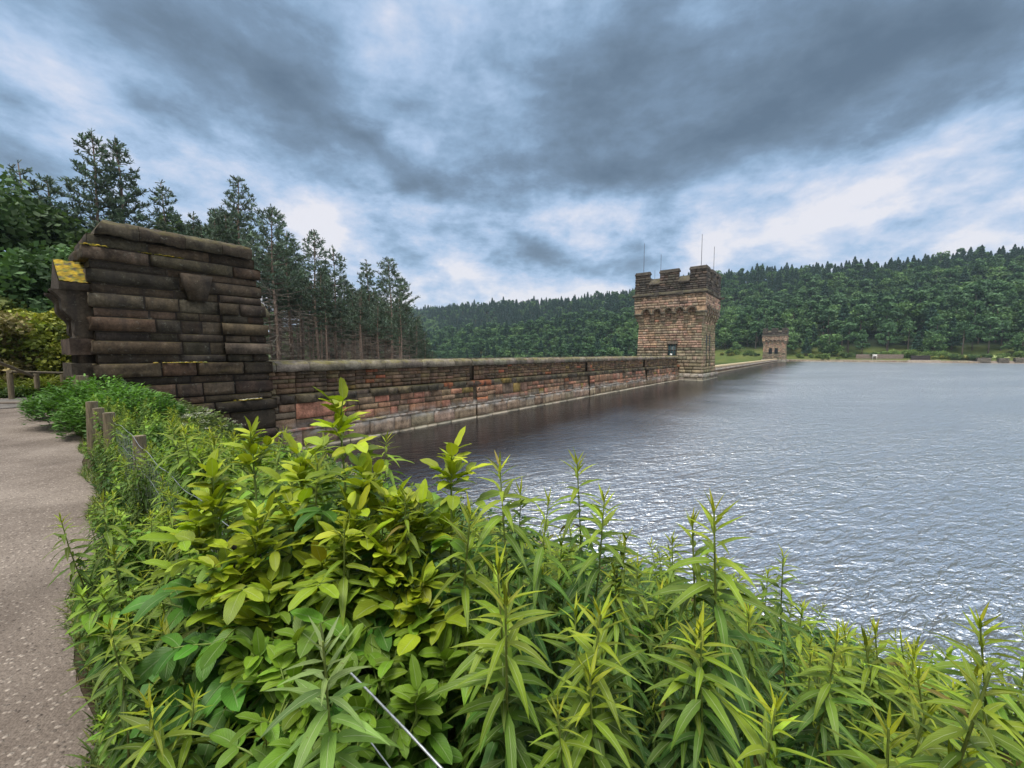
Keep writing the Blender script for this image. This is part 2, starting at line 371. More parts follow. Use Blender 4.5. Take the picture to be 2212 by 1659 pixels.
# the path runs along the bank: coordinates w (across) and l (along)
WN = np.array([.65, .76, 0])/1.0; LD = np.array([-.76, .65, 0])
def wl(w, l, z=0.): return WN*(w+.367) + LD*l + ZU*z
ls = np.linspace(-12, 60, 240); ws = np.linspace(0, 1, 40)
edge_r = np.interp(ls, [1, 2.5, 4, 4.7, 8.6, 12], [-.36, -.30, -.24, -.08, .02, .12]) + .05*np.sin(ls*1.3) + .03*np.sin(ls*3.3+1)
edge_l = -5.0 + .5*np.interp(ls, [8, 20], [0, -1]) + .2*np.sin(ls*1.3)
pw = edge_l[:, None] + (edge_r-edge_l)[:, None]*ws[None]
pl_ = np.broadcast_to(ls[:, None], pw.shape)
pv = (WN[None, None]*(pw[..., None]+.367) + LD[None, None]*pl_[..., None])
pz = np.maximum(H(pv[..., 0], pv[..., 1]), 2.57) + .006 + .035*np.sin(math.pi*ws)[None] + .008*wob(pv[..., 0], pv[..., 1], 3.1)*np.sin(math.pi*ws)[None]
pv[..., 2] = pz
nw = len(ws); i = np.arange(len(ls)-1)[:, None]*nw; j = np.arange(nw-1)[None]
pf = np.stack([i+j, i+j+1, i+nw+j+1, i+nw+j], -1).reshape(-1, 4)
mb = MB(); mb.add(pv.reshape(-1, 3), pf); tag(mb.build('path', path_material(), smooth=True), kind='structure')

def water_material():
    m, g = new_mat('reservoir_water')
    pos = g('ShaderNodeNewGeometry').outputs['Position']
    pr = g.mapping(pos, (0, 0, 0), (0, 0, R(-24)), (1, 1, 1))
    p1 = g.mapping(pr, (0, 0, 0), (0, 0, 0), (.75, 2.1, 1)); p2 = g.mapping(pr, (5, 3, 0), (0, 0, R(18)), (.8, 1.8, 1))
    a = g.noise(p1, 1.25, 3, .55, .5); b = g.noise(p2, 3.6, 3, .55, .4); c = g.noise(p2, 9., 2, .5)
    gust = g.ramp(g.noise(g.mapping(pr, (0, 0, 0), (0, 0, 0), (.5, 1.3, 1)), .06, 4, .6, .8), [(.32, .38), (.66, 1.2)])
    av = g('ShaderNodeVectorMath', {0: pos, 1: tuple(V)}, operation='DOT_PRODUCT').outputs[1]
    lee = g('ShaderNodeMapRange', {0: g.math('MULTIPLY_ADD', g.noise(pos, .12, 3, .5), 7., g.math('ADD', av, 17.9-3.5)), 1: 5., 2: 15.}, interpolation_type='SMOOTHSTEP').outputs[0]
    h = g.math('ADD', g.math('ADD', g.math('MULTIPLY', a, .22), g.math('MULTIPLY', b, .14)), g.math('MULTIPLY', c, .036))
    nb = g('ShaderNodeBump', {'Height': g.math('MULTIPLY', g.math('MULTIPLY', h, gust), g.math('MULTIPLY_ADD', lee, .89, .11)), 'Strength': 1., 'Distance': 1.3}).outputs[0]
    dif = g('ShaderNodeBsdfDiffuse', {'Color': (.010, .009, .010, 1)}).outputs[0]
    gl = g('ShaderNodeBsdfGlossy', {'Color': (.97, .98, 1, 1), 'Roughness': .10, 'Normal': nb}).outputs[0]
    gl2 = g('ShaderNodeBsdfGlossy', {'Color': (.97, .98, 1, 1), 'Roughness': .34, 'Normal': nb}).outputs[0]
    gl = g('ShaderNodeMixShader', {0: g.math('MULTIPLY', lee, .5), 1: gl, 2: gl2}).outputs[0]
    fr = g.math('MULTIPLY_ADD', g('ShaderNodeFresnel', {'IOR': 1.5, 'Normal': nb}).outputs[0], .55, g.math('MULTIPLY_ADD', lee, .60, .12), clamp=True)
    g('ShaderNodeOutputMaterial', {0: g('ShaderNodeMixShader', {0: fr, 1: dif, 2: gl}).outputs[0]}); return m
mb = MB()
P = [dam(-60, -.25, 0), dam(-60, 700, 0), dam(420, 700, 0), dam(420, -.25, 0)]
mb.add(P, [[0, 1, 2, 3]]); tag(mb.build('water', water_material()), kind='structure')

# ------------------------------------------------------------------ masonry
def jitter(c, amt=.22):
    c = np.asarray(c, float)*(1+random.uniform(-amt, amt)); return c*(1+np.array([random.uniform(-.06, .06) for _ in range(3)]))
def stone(mb, O, A, N, u0, u1, z0, z1, d, off, col, rough=.5, cl=0., cr=0., dens=6., joint=.006):
    """one rock-faced block on a wall face; O origin, A along, N outwards; off(z) batter; cl/cr extend round a corner"""
    L = u1-u0; h = z1-z0
    nx = max(2, min(9, int(L*dens)+1)); nz = 2 if h*dens < 2.4 else 3
    e = min(.028, L*.12, h*.14)
    us = np.concatenate([[u0+joint-cl, u0+joint+(e if not cl else -cl*.6)], np.linspace(u0+e, u1-e, nx+1)[1:-1], [u1-joint-(e if not cr else -cr*.6), u1-joint+cr]])
    zs = np.concatenate([[z0+joint, z0+joint+e], np.linspace(z0+e, z1-e, nz+1)[1:-1], [z1-joint-e, z1-joint]])
    m, n = len(us), len(zs)
    hgt = d*(.86+rough*(rng.random((m, n))-.5)*.62)
    tl = (rng.random(2)-.5)*rough*.6*d
    hgt += np.linspace(-tl[0], tl[0], m)[:, None] + np.linspace(-tl[1], tl[1], n)[None]
    hgt[:, 0] = -.02; hgt[:, -1] = -.02
    hgt[:, 1] = d*(.80+.2*rng.random(m)); hgt[:, -2] = d*(.80+.2*rng.random(m))
    if not cl: hgt[0] = -.02; hgt[1] *= .85
    else: hgt[0] = cl*.9; hgt[0, 0] = hgt[0, -1] = cl*.3
    if not cr: hgt[-1] = -.02; hgt[-2] *= .85
    else: hgt[-1] = cr*.9; hgt[-1, 0] = hgt[-1, -1] = cr*.3
    ju = np.zeros((m, n)); ju[1:-1, 1:-1] = (rng.random((m-2, n-2))-.5)*e*.8
    o = off(zs) if off is not None else np.zeros(n)
    v = O + A*(us[:, None]+ju)[..., None] + N*(hgt+o[None])[..., None] + ZU*np.broadcast_to(zs[None], (m, n))[..., None]
    i = np.arange(m-1)[:, None]*n; j = np.arange(n-1)[None]
    f = np.stack([i+j, i+n+j, i+n+j+1, i+j+1], -1).reshape(-1, 4)
    if np.dot(np.cross(A, ZU), N) < 0: f = f[:, ::-1]
    mb.add(v.reshape(-1, 3), f, col)
def course(mb, O, A, N, u0, u1, z0, z1, d, off, colf, mean=.6, rough=.5, corner=(0, 0), holes=(), dens=6., joint=.006):
    spans = [(u0, u1)]
    for (a0, a1, b0, b1) in holes:
        if z1 > b0+.02 and z0 < b1-.02:
            ns = []
            for (p, q_) in spans:
                if q_ <= a0 or p >= a1: ns.append((p, q_)); continue
                if a0-p > .05: ns.append((p, a0))
                if q_-a1 > .05: ns.append((a1, q_))
            spans = ns
    for (p, q_) in spans:
        x = p
        while x < q_-1e-6:
            L = mean*random.uniform(.6, 1.5); nx_ = x+L
            if q_-nx_ < mean*.45: nx_ = q_
            stone(mb, O, A, N, x, nx_, z0, z1, d*random.uniform(.65, 1.2), off, colf((x+nx_)/2, (z0+z1)/2), rough,
                  d*.9*corner[0] if x <= u0+1e-6 else 0, d*.9*corner[1] if nx_ >= u1-1e-6 else 0, dens, joint)
            x = nx_
def rockbox(mb, O, A, B, C, nA, nB, nC, amp, col, taper=0.):
    """a box of six gridded sides whose shared surface is roughened; keeps its corners closed"""
    O, A, B, C = map(lambda q_: np.asarray(q_, float), (O, A, B, C)); cen = O+(A+B+C)/2
    sd_ = rng.random(6)*10
    def disp(P):
        k_ = 6.0; d_ = unit(P-cen)
        n_ = np.sin(P@np.array([k_, k_*.7, k_*1.3])+sd_[0])+np.sin(P@np.array([-k_*1.7, k_*1.9, k_*.8])+sd_[1])+.7*np.sin(P@np.array([k_*3.3, -k_*2.9, k_*3.9])+sd_[2])
        return P + d_*(n_/2.7*amp)[..., None]
    for (o, a, b, na, nb_) in ((O, A, B, nA, nB), (O+C, B, A, nB, nA), (O, C, A, nC, nA), (O+B, A, C, nA, nC), (O, B, C, nB, nC), (O+A, C, B, nC, nB)):
        uu, vv = np.meshgrid(np.linspace(0, 1, na+1), np.linspace(0, 1, nb_+1), indexing='ij')
        P_ = o + a*uu[..., None] + b*vv[..., None]
        P_ = disp(P_.reshape(-1, 3))
        i = np.arange(na)[:, None]*(nb_+1); j = np.arange(nb_)[None]
        f = np.stack([i+j, i+j+1, i+nb_+1+j+1, i+nb_+1+j], -1).reshape(-1, 4)
        mb.add(P_, f, col)
pick = lambda *cs: random.choice(cs)

# ---- the gate pier at the near end of the dam
def pier():
    root = empty('gate_pier', tuple(dam(4.3, -1.4, 2.0)), 'massive dark banded stone pier with mossy coping at the near end of the dam wall', 'stone pier')
    base = np.array(dam(4.3, -1.4, 2.0))
    body = MB(); T = 2.7
    s0, s1 = 2.15, 7.0
    dk = lambda *_: jitter(pick((.048, .040, .033), (.066, .052, .041), (.038, .033, .029), (.085, .062, .048), (.052, .044, .036), (.098, .080, .064), (.060, .046, .038)), .2)
    bat = lambda z: .30 - .075*(np.asarray(z)-2.0)            # the pier leans in as it rises
    endbat = lambda z: -.02*(z-2.0)
    # courses: (z0, z1, projection, block length, rough, front span)
    C_ = [(-1.2, -.55, .10, 1.1, .5), (-.55, .15, .10, 1.0, .5), (.15, .85, .12, 1.0, .5), (.86, 1.22, .10, 1.1, .35), (1.22, 1.98, .06, 1.0, .25),
          (1.98, 2.42, .18, 1.2, .6), (2.42, 2.68, .04, 1.1, .12), (2.68, 3.16, .11, 1.0, .55), (3.16, 3.42, .03, 1.2, .12), (3.42, 3.90, .18, 1.15, .7),
          (3.90, 4.17, .03, 1.2, .12), (4.17, 4.62, .135, 1.0, .7), (4.62, 4.90, .03, 1.2, .12), (4.90, 5.36, .135, 1.0, .7), (5.36, 5.64, .03, 1.2, .12),
          (5.64, 6.10, .135, 1.0, .7), (6.10, 6.38, .03, 1.2, .12), (6.38, 6.84, .15, 1.2, .7), (6.84, 7.10, .03, 1.2, .12), (7.10, 7.52, .20, 1.3, .6), (7.52, 7.90, .04, 1.0, .15)]
    taper = lambda z: .055*(z-2.0)
    def face_box(z0, z1):
        a0, a1 = bat(z0), bat(z1)
        t0, t1 = taper(z0), taper(z1)
        f = lambda s_, a_, z_: dam(s_, a_, z_)
        box8(body, [f(s0-.0, a0, z0), f(s1-t0, a0, z0), f(s1-t0, -T, z0), f(s0, -T, z0), f(s0, a1, z1), f(s1-t1, a1, z1), f(s1-t1, -T, z1), f(s0, -T, z1)], (.016, .013, .012))
    face_box(-2, 7.9)
    O = FOOT + V*0
    for (z0, z1, d, mean, rg) in C_:
        e = s1 - taper((z0+z1)/2)
        split = 3.85 < z0 < 6.2
        if split:
            q1 = e-1.35
            # quoined left part, plainer middle panel, right pilaster
            course(body, O, U, V, s0, s0+(2.1 if d > .1 else 2.0), z0, z1, d, bat, dk, mean*1.2, rg*1.1, (1, 0), joint=.013, dens=5)
            course(body, O, U, V, s0+(2.1 if d > .1 else 2.0), q1, z0, z1, .05, bat, dk, .8, .4, joint=.006)
            course(body, O, U, V, q1+.06, e, z0, z1, d+.04, lambda z: bat(z)+.10, dk, .8, rg*1.1, (.8, 1), joint=.013, dens=5)
        else:
            course(body, O, U, V, s0, e, z0, z1, d, bat, dk, mean*1.25, rg*1.1, (1, 1), joint=.013, dens=5)
        # end towards the path, end towards the tower, and back
        am = float(bat((z0+z1)/2))
        course(body, FOOT+U*s0, -V, -U, -am, T, z0, z1, d, None, dk, mean, rg, (1, 1), joint=.006)
        course(body, FOOT+U*e, -V, U, -am, T, z0, z1, d, None, dk, mean, rg, (1, 1), joint=.006)
        course(body, FOOT-V*T, U, -V, s0, e, z0, z1, d, None, dk, mean, rg, (1, 1), joint=.006)
    # backing of the right pilaster
    e = s1-taper(5); q1 = e-1.35
    box8(body, [dam(q1+.06, bat(3.9), 3.9), dam(q1+.06, bat(3.9)+.10, 3.9), dam(e+.05, bat(3.9)+.10, 3.9), dam(e+.05, bat(3.9), 3.9),
                dam(q1+.06, bat(6.38), 6.38), dam(q1+.06, bat(6.38)+.10, 6.38), dam(e, bat(6.38)+.10, 6.38), dam(e, bat(6.38), 6.38)][0:8], (.03, .025, .022))
    o = body.build('masonry', M_PIER, loc=base); adopt(o, root)
    # keystone dropped through the upper band
    ks = MB(); zt, zb = 6.98, 6.08; a = bat(6.5)+.02; cs = 4.75
    pts = [dam(cs-.26, a, zb), dam(cs+.26, a, zb), dam(cs+.26, a+.29, zb), dam(cs-.26, a+.29, zb), dam(cs-.46, a-.04, zt), dam(cs+.46, a-.04, zt), dam(cs+.46, a+.29, zt), dam(cs-.46, a+.29, zt)]
    box8(ks, pts, (.060, .048, .039)); o = ks.build('keystone', M_PIER, loc=base); adopt(o, root)
    # moss cushions lying on ledges
    for (ss, zz, ln, aw) in ((4.2, 3.90, 2.0, .34), (3.9, 7.53, 1.6, .25), (2.3, 7.53, .7, .3), (6.3, 2.44, .7, .22), (5.9, 2.43, .5, .25)):
        ms = MB()
        for k_ in range(int(ln*26)):
            p = dam(ss+random.uniform(-ln/2, ln/2)*random.uniform(.3, 1), bat(zz)+random.uniform(.0, aw*.8)-.02, zz-.01)
            r_ = random.uniform(.03, .075); th = np.linspace(0, 2*math.pi, 8)[:-1]
            ring = np.stack([p[0]+r_*np.cos(th), p[1]+r_*np.sin(th), np.full(7, p[2])], -1); ring2 = ring.copy(); ring2[:, :2] = p[:2]+(ring[:, :2]-p[:2])*.6; ring2[:, 2] += r_*.45
            i = np.arange(7); f = np.stack([i, (i+1) % 7, (i+1) % 7+7, i+7], -1)
            ms.add(np.vstack([ring, ring2]), f, jitter(pick((.19, .15, .012), (.25, .18, .015), (.12, .12, .015)), .3)); ms.add(ring2, [i])
        o = ms.build('moss', M_ROCK, loc=base); adopt(o, root)
    # coping: heavy gabled stones
    cp = MB(); a0 = bat(7.9)+.30; a1 = -T-.30; am = (a0+a1)/2
    ss = [s0+.12, 3.3, 4.5, 5.6, s1-.42]
    for n_, (p, q_) in enumerate(zip(ss[:-1], ss[1:])):
        prof = [(a0-.06, 7.88), (a0, 7.96), (a0-.01, 8.20), (a0-.12, 8.30), (am+.5, 8.55), (am, 8.62), (am-.5, 8.55), (a1+.12, 8.30), (a1+.01, 8.20), (a1, 7.96), (a1+.06, 7.88)]
        m_ = max(4, int((q_-p)*7)); us = np.linspace(p+.006, q_-.006, m_+1)
        prf = np.array(prof); pp = []
        for i_ in range(len(prf)-1):
            k_ = max(1, int(np.linalg.norm(prf[i_+1]-prf[i_])/.12)); pp += [prf[i_]+(prf[i_+1]-prf[i_])*t_/k_ for t_ in range(k_)]
        pp.append(prf[-1]); pp = np.array(pp); K = len(pp)
        amp = .026; ns_ = amp*(rng.random((m_+1, K))-.5)*1.6; ns_[0] *= .3; ns_[-1] *= .3
        sg = np.sin(us[:, None]*5.1+np.arange(K)[None]*.8+n_)*.02
        v = FOOT + U*us[:, None, None] + V*(pp[None, :, 0]+ns_*.7+sg)[..., None] + ZU*(pp[None, :, 1]+ns_+sg)[..., None]
        if n_ == 0: v = v + U*(np.clip(pp[:, 1]-7.95, 0, 1)*.55)[None, :, None]*np.linspace(1, 0, m_+1)[:, None, None]
        col = jitter((.060, .050, .040), .15)
        i = np.arange(m_)[:, None]*K; j = np.arange(K-1)[None]
        cp.add(v.reshape(-1, 3), np.stack([i+j, i+j+1, i+K+j+1, i+K+j], -1).reshape(-1, 4), col)
        cp.add(v[0], [np.arange(K)[::-1]], col); cp.add(v[-1], [np.arange(K)], col)
        cp.add([v[0, 0], v[-1, 0], v[-1, -1], v[0, -1]], [[0, 1, 2, 3]], np.array(col)*.5)
    o = cp.build('coping', M_PIER, loc=base); adopt(o, root)
    # bracketed buttress on the path end, with a mossy gabled top
    bt = MB(); bs0, bs1 = s0-.54, s0-.02; b0, b1 = -.15, -2.2
    box(bt, dam(bs0+.18, b0-.1, 2.0), U*(bs1-bs0-.18), -V*(b0-b1-.2), ZU*4.2, (.045, .037, .032))
    for (z0, z1, pr) in ((2.2, 2.6, .10), (2.62, 3.1, .02), (3.42, 3.90, .20), (4.17, 4.66, .20)):
        rockbox(bt, dam(bs0+.18-pr, b0-.1+pr, z0), U*(bs1-bs0-.18+pr), -V*(b0-b1-.2+2*pr), ZU*(z1-z0), 5, 10, 4, .05, jitter((.065, .052, .045), .1))
    o = bt.build('buttress', M_PIER, loc=base); adopt(o, root)
    br = MB()      # scroll bracket: stacked curved lobes growing outwards
    for (bb0, bb1) in ((b0, b0-.62), (b1+.62, b1)):
        prof = []
        for t_ in np.linspace(0, 1, 22):
            z_ = 4.7+1.42*t_; out = .05+.50*t_**1.15+.05*math.sin(t_*math.pi*4.3)
            prof.append((out, z_))
        P0 = [dam(bs1-.25-o_, bb0, z_) for o_, z_ in prof] + [dam(bs1, bb0, 6.12), dam(bs1, bb0, 4.7)]
        P1 = [dam(bs1-.25-o_, bb1, z_) for o_, z_ in prof] + [dam(bs1, bb1, 6.12), dam(bs1, bb1, 4.7)]
        K = len(P0); br.add(P0, [np.arange(K)[::-1]], (.06, .05, .043)); br.add(P1, [np.arange(K)], (.06, .05, .043))
        i = np.arange(K); br.add(P0+P1, np.stack([i, (i+1) % K, (i+1) % K+K, i+K], -1), (.06, .05, .043))
    o = br.build('scroll_bracket', M_PIER, loc=base); adopt(o, root)
    rf = MB(); r0 = b0+.10; r1 = b1-.10; rm = (r0+r1)/2; zA, zB, zR = 6.12, 6.34, 7.10; x0, x1 = bs0-.14, s0+.1
    P0 = [dam(x0, r0, zA), dam(x0, r0, zB), dam(x0, rm, zR), dam(x0, r1, zB), dam(x0, r1, zA)]
    P1 = [dam(x1, r0, zA), dam(x1, r0, zB), dam(x1, rm, zR), dam(x1, r1, zB), dam(x1, r1, zA)]
    rf.add(P0, [[4, 3, 2, 1, 0]], (.06, .05, .045)); rf.add(P1, [[0, 1, 2, 3, 4]], (.06, .05, .045)); rf.add(P0+P1, [[0, 1, 6, 5], [4, 0, 5, 9], [3, 4, 9, 8]], (.06, .05, .045))
    o = rf.build('buttress_cap', M_PIER, loc=base); adopt(o, root)
    mo = MB(); nu, nv = 14, 22
    for (ra, rb) in ((r0, rm), (r1, rm)):
        us = np.linspace(x0+.01, x1-.01, nu); vs_ = np.linspace(0, 1, nv)
        zz = zB+(zR-zB)*vs_[None]+.012+.035*rng.random((nu, nv)); aa = ra+(rb-ra)*vs_[None]+np.zeros((nu, 1))
        v = FOOT+U*us[:, None, None]+V*aa[..., None]+ZU*zz[..., None]
        q1_ = np.sin(us[:, None]*23+vs_[None]*9)+np.sin(us[:, None]*-11+vs_[None]*21)+rng.normal(size=(nu, nv))*.7
        c_ = np.where(q1_.reshape(-1, 1) > -.1, np.array([[.27, .185, .014]]), np.where(q1_.reshape(-1, 1) > -1.3, np.array([[.13, .125, .02]]), np.array([[.06, .05, .035]])))*(.65+.7*rng.random((nu*nv, 1)))
        i = np.arange(nu-1)[:, None]*nv; j = np.arange(nv-1)[None]; f = np.stack([i+j, i+nv+j, i+nv+j+1, i+j+1], -1).reshape(-1, 4)
        mo.add(v.reshape(-1, 3), f if ra == r0 else f[:, ::-1], c_)
    o = mo.build('moss', M_ROCK, loc=base); adopt(o, root)
    # far-side buttress cap peeping out beyond the tower end
    fc = MB(); e = s1-.25
    P0 = [dam(e-.1, -.55, 5.72), dam(e-.1, -.55, 5.88), dam(e-.1, -1.2, 6.35), dam(e-.1, -1.9, 5.88), dam(e-.1, -1.9, 5.72)]
    P1 = [p + U*.75 for p in P0]
    fc.add(P0, [[4, 3, 2, 1, 0]], (.12, .11, .08)); fc.add(P1, [[0, 1, 2, 3, 4]], (.12, .11, .08)); fc.add(P0+P1, [[0, 1, 6, 5], [1, 2, 7, 6], [2, 3, 8, 7], [3, 4, 9, 8], [4, 0, 5, 9]], (.12, .11, .08))
    rockbox(fc, dam(e-.05, -.7, 4.9), U*.45, -V*1.0, ZU*.8, 4, 5, 5, .06, (.05, .04, .035))
    o = fc.build('buttress_cap', M_PIER, loc=base); adopt(o, root)
pier()

# ---- the dam wall
def wallcol(u, z):
    if z > 2.44: c = pick((.13, .095, .078), (.105, .082, .068), (.16, .115, .09), (.085, .068, .06), (.15, .12, .085), (.12, .085, .07))
    elif z > 2.0: c = pick((.07, .062, .057), (.095, .085, .065), (.06, .055, .052))
    elif z > .86: c = pick((.20, .125, .10), (.16, .115, .095), (.23, .135, .11), (.13, .10, .085), (.19, .13, .105), (.26, .14, .11), (.10, .08, .07))
    else: c = pick((.20, .165, .14), (.17, .135, .115), (.22, .175, .15))
    if random.random() < .02: c = (.25, .105, .07)
    if random.random() < .02: c = (.17, .13, .055)
    k = 1.3 if z < 2.05 else (1.12 if z > 2.44 else 1.0)
    return jitter(np.array(c)*k, .22)
def dam_wall():
    b = np.array(dam(38, -2.5, 0))
    root = empty('dam_wall', tuple(b), 'long coursed stone dam wall running from the dark pier to the near tower', 'dam wall')
    brk = [3.2, 19.5, 35.85, 52.2, 67.4]
    back = MB(); ms = MB(); st = MB(); ls_ = MB(); cop = MB()
    off_low = lambda z: -.06-.05*np.asarray(z)
    off_par = lambda z: -.42+0*np.asarray(z)
    s_start, s_end = 6.4, 67.4
    mort = (.035, .03, .026)
    box8(back, [dam(s_start, -.08, -9), dam(s_end, -.08, -9), dam(s_end, -5.4, -9), dam(s_start, -5.4, -9), dam(s_start, -.10, 2.2), dam(s_end, -.10, 2.2), dam(s_end, -5.4, 2.2), dam(s_start, -5.4, 2.2)], mort)
    box(back, dam(s_start, -.44, 2.2), U*(s_end-s_start), -V*.44, ZU*1.35, mort)
    box(back, dam(s_start, -4.9, 2.2), U*(s_end-s_start), -V*.44, ZU*1.35, mort)
    segs = list(zip([6.4]+[x+.17 for x in brk[1:-1]], [x-.17 for x in brk[1:-1]]+[67.4]))
    for (p, q_) in segs:
        O = FOOT
        # large facing blocks below the string course
        course(ms, O, U, V, p, q_, .0-.6, .12, .16, off_low, wallcol, 1.2, .3, (1, 1), dens=5)
        course(ms, O, U, V, p, q_, .12, .84, .15, off_low, wallcol, 1.25, .3, (1, 1), dens=5)
        zz = [.98, 1.34, 1.66, 2.05] if random.random() < .5 else [.98, 1.42, 1.70, 2.05]
        course(ls_, O, U, V, p, q_, .84, .98, .20, off_low, wallcol, 1.0, .5, (1, 1), dens=7)
        x = p
        while x < q_-.01:      # panels where the two lower courses merge into one tall block
            L = min(q_-x, random.uniform(1.2, 3.6)); L = q_-x if q_-x-L < 1 else L
            if random.random() < .35:
                course(ms, O, U, V, x, x+L, .98, 1.34, .12, off_low, wallcol, .8, .5, (0, 0)); course(ms, O, U, V, x, x+L, 1.34, 2.05, .13, off_low, wallcol, 1.1, .6, (0, 0), dens=5)
            else:
                for a_, c_ in zip(zz[:-1], zz[1:]): course(ms, O, U, V, x, x+L, a_, c_, .12, off_low, wallcol, .75, .5)
            x += L
        # string course, parapet and coping
        course(st, O, U, V, p, q_, 2.06, 2.44, .52, lambda z: -.42+0*np.asarray(z), wallcol, .85, .35, (1, 1), dens=6)
        x = p
        while x < q_-.01:
            if random.random() < .16:
                L = random.uniform(.35, .5); L = min(L, q_-x)
                z0 = pick(2.46, 2.82)
                stone(ms, O, U, V, x, x+L, z0, min(z0+.58, 3.42), .12, off_par, wallcol(x, 3), .6)
                if z0 < 2.5: course(ms, O, U, V, x, x+L, 3.04, 3.22, .09, off_par, wallcol, .4, .6); course(ms, O, U, V, x, x+L, 3.22, 3.42, .09, off_par, wallcol, .4, .6)
                else: course(ms, O, U, V, x, x+L, 2.46, 2.64, .09, off_par, wallcol, .4, .6); course(ms, O, U, V, x, x+L, 2.64, 2.82, .09, off_par, wallcol, .4, .6)
            else:
                L = min(random.uniform(1.4, 3.0), q_-x)
                if q_-x-L < .4: L = q_-x
                zs_ = [2.46, 2.70, 2.92, 3.10, 3.26, 3.42] if random.random() < .6 else [2.46, 2.66, 2.84, 3.06, 3.24, 3.42]
                for a_, c_ in zip(zs_[:-1], zs_[1:]): course(ms, O, U, V, x, x+L, a_, c_, .09, off_par, wallcol, .58, .65, dens=5)
            x += L
    # buttress strips just past each joint: every course projects a little more there
    for x in brk[1:-1]:
        box(back, dam(x+.17, -.30, -2), U*.85, V*.35, ZU*4.06, mort)
        for (z0, z1) in ((-.6, .12), (.12, .84), (.98, 1.34), (1.34, 1.66), (1.66, 2.05)):
            course(ms, FOOT+V*.08, U, V, x+.17, x+1.02, z0, z1, .15, off_low, wallcol, .85, .5, (1, 1))
        course(ls_, FOOT+V*.08, U, V, x+.17, x+1.02, .84, .98, .2, off_low, wallcol, .85, .5, (1, 1))
        course(st, FOOT+V*.09, U, V, x+.17, x+1.02, 2.06, 2.44, .52, lambda z: -.42+0*np.asarray(z), wallcol, .85, .35, (1, 1))
        for zs_ in ((2.46, 2.78), (2.78, 3.10), (3.10, 3.42)):
            course(ms, FOOT+V*.1, U, V, x+.17, x+1.02, zs_[0], zs_[1], .10, off_par, wallcol, .42, .6, (1, 1))
        box(back, dam(x+.17, -.46, 2.44), U*.85, V*.10, ZU*.98, mort)
    # inner faces of both parapets (seen only from the crest)
    course(ms, FOOT-V*.88, U, -V, s_start, s_end, 2.62, 3.42, .05, None, wallcol, .9, .4, dens=3)
    course(ms, FOOT-V*5.34, U, -V, s_start, s_end, 1.4, 3.42, .05, None, wallcol, 1.2, .4, dens=2)
    x = s_start
    while x < s_end:       # coping: rough blocks with a rounded, broken top
        L = min(random.uniform(.8, 1.7), s_end-x)
        if s_end-x-L < .3: L = s_end-x
        nx_ = max(4, int(L*6)); us = np.linspace(x+.012, x+L-.012, nx_+1)
        top = 3.86+random.uniform(-.015, .015)
        pp = np.array([(-.90, 3.42), (-.98, 3.50), (-.98, 3.68), (-.86, 3.80), (-.66, top), (-.45, top+.01), (-.24, 3.83), (-.12, 3.72), (-.10, 3.56), (-.14, 3.44), (-.3, 3.42)]); K = len(pp)
        ns_ = .05*(rng.random((nx_+1, K))-.5); ns_[0] *= .4; ns_[-1] *= .4
        near_b = any(bx+.1 < x+L/2 < bx+1.1 for bx in brk[1:-1])
        v = FOOT+U*us[:, None, None]+V*(pp[None, :, 0]+ns_+(.08 if near_b else 0))[..., None]+ZU*(pp[None, :, 1]+ns_*1.1)[..., None]
        col = jitter(pick((.16, .14, .11), (.13, .115, .09), (.18, .155, .125)), .15)
        i = np.arange(nx_)[:, None]*K; j = np.arange(K-1)[None]
        cop.add(v.reshape(-1, 3), np.stack([i+j, i+K+j, i+K+j+1, i+j+1], -1).reshape(-1, 4), col)
        cop.add(v[0], [np.arange(K)], col); cop.add(v[-1], [np.arange(K)[::-1]], col)
        x += L
    rockbox(cop, dam(s_start, -5.45, 3.42), U*(s_end-s_start), V*.75, ZU*.42, 60, 3, 2, .02, (.15, .13, .105))
    for mb_, nm, mt in ((back, 'core', M_WALL), (ms, 'facing_stones', M_WALL), (ls_, 'ledge', M_WALL), (st, 'string_course', M_WALL), (cop, 'coping', M_COPE)):
        o = mb_.build(nm, mt, loc=b); adopt(o, root)
    rd = MB(); rd.add([dam(-3, -4.88, 2.62), dam(-3, -.9, 2.62), dam(67.4, -.9, 2.62), dam(67.4, -4.88, 2.62)], [[0, 1, 2, 3]], (.12, .11, .10))
    tag(rd.build('road', M_ROCK), kind='structure')
    # overflow weir between the towers
    wr = MB(); s0, s1 = 78.8, 255.5
    prof = [(-.0, -6), (-.05, 1.05), (-.18, 1.42), (-.6, 1.6), (-2.2, 1.45), (-4.5, .2), (-6, -6)]
    us = np.linspace(s0, s1, 60); K = len(prof); pp = np.array(prof)
    zn = .06*(rng.random((60, K))-.5); zn[:, 0] = 0
    v = FOOT+U*us[:, None, None]+V*(pp[None, :, 0]+zn)[..., None]+ZU*(pp[None, :, 1]+zn*.4)[..., None]
    i = np.arange(59)[:, None]*K; j = np.arange(K-1)[None]
    c_ = np.broadcast_to(np.array([(.10, .08, .065), (.12, .095, .08), (.28, .24, .19), (.42, .38, .32), (.40, .36, .3), (.2, .18, .15), (.1, .1, .1)])[None], (60, K, 3)).reshape(-1, 3)
    wr.add(v.reshape(-1, 3), np.stack([i+j, i+K+j, i+K+j+1, i+j+1], -1).reshape(-1, 4), c_)
    course(wr, FOOT+V*.02, U, V, s0, s1, -.3, .35, .12, None, lambda u, z: jitter((.12, .095, .08), .3), 1.6, .5, dens=2)
    course(wr, FOOT+V*.02, U, V, s0, s1, .35, 1.0, .12, None, lambda u, z: jitter((.14, .11, .09), .3), 1.6, .5, dens=2)
    o = wr.build('overflow_weir', M_WALL, loc=dam(s0, 0, 0)); tag(o, 'low pale-topped stone weir running between the two towers', 'weir')
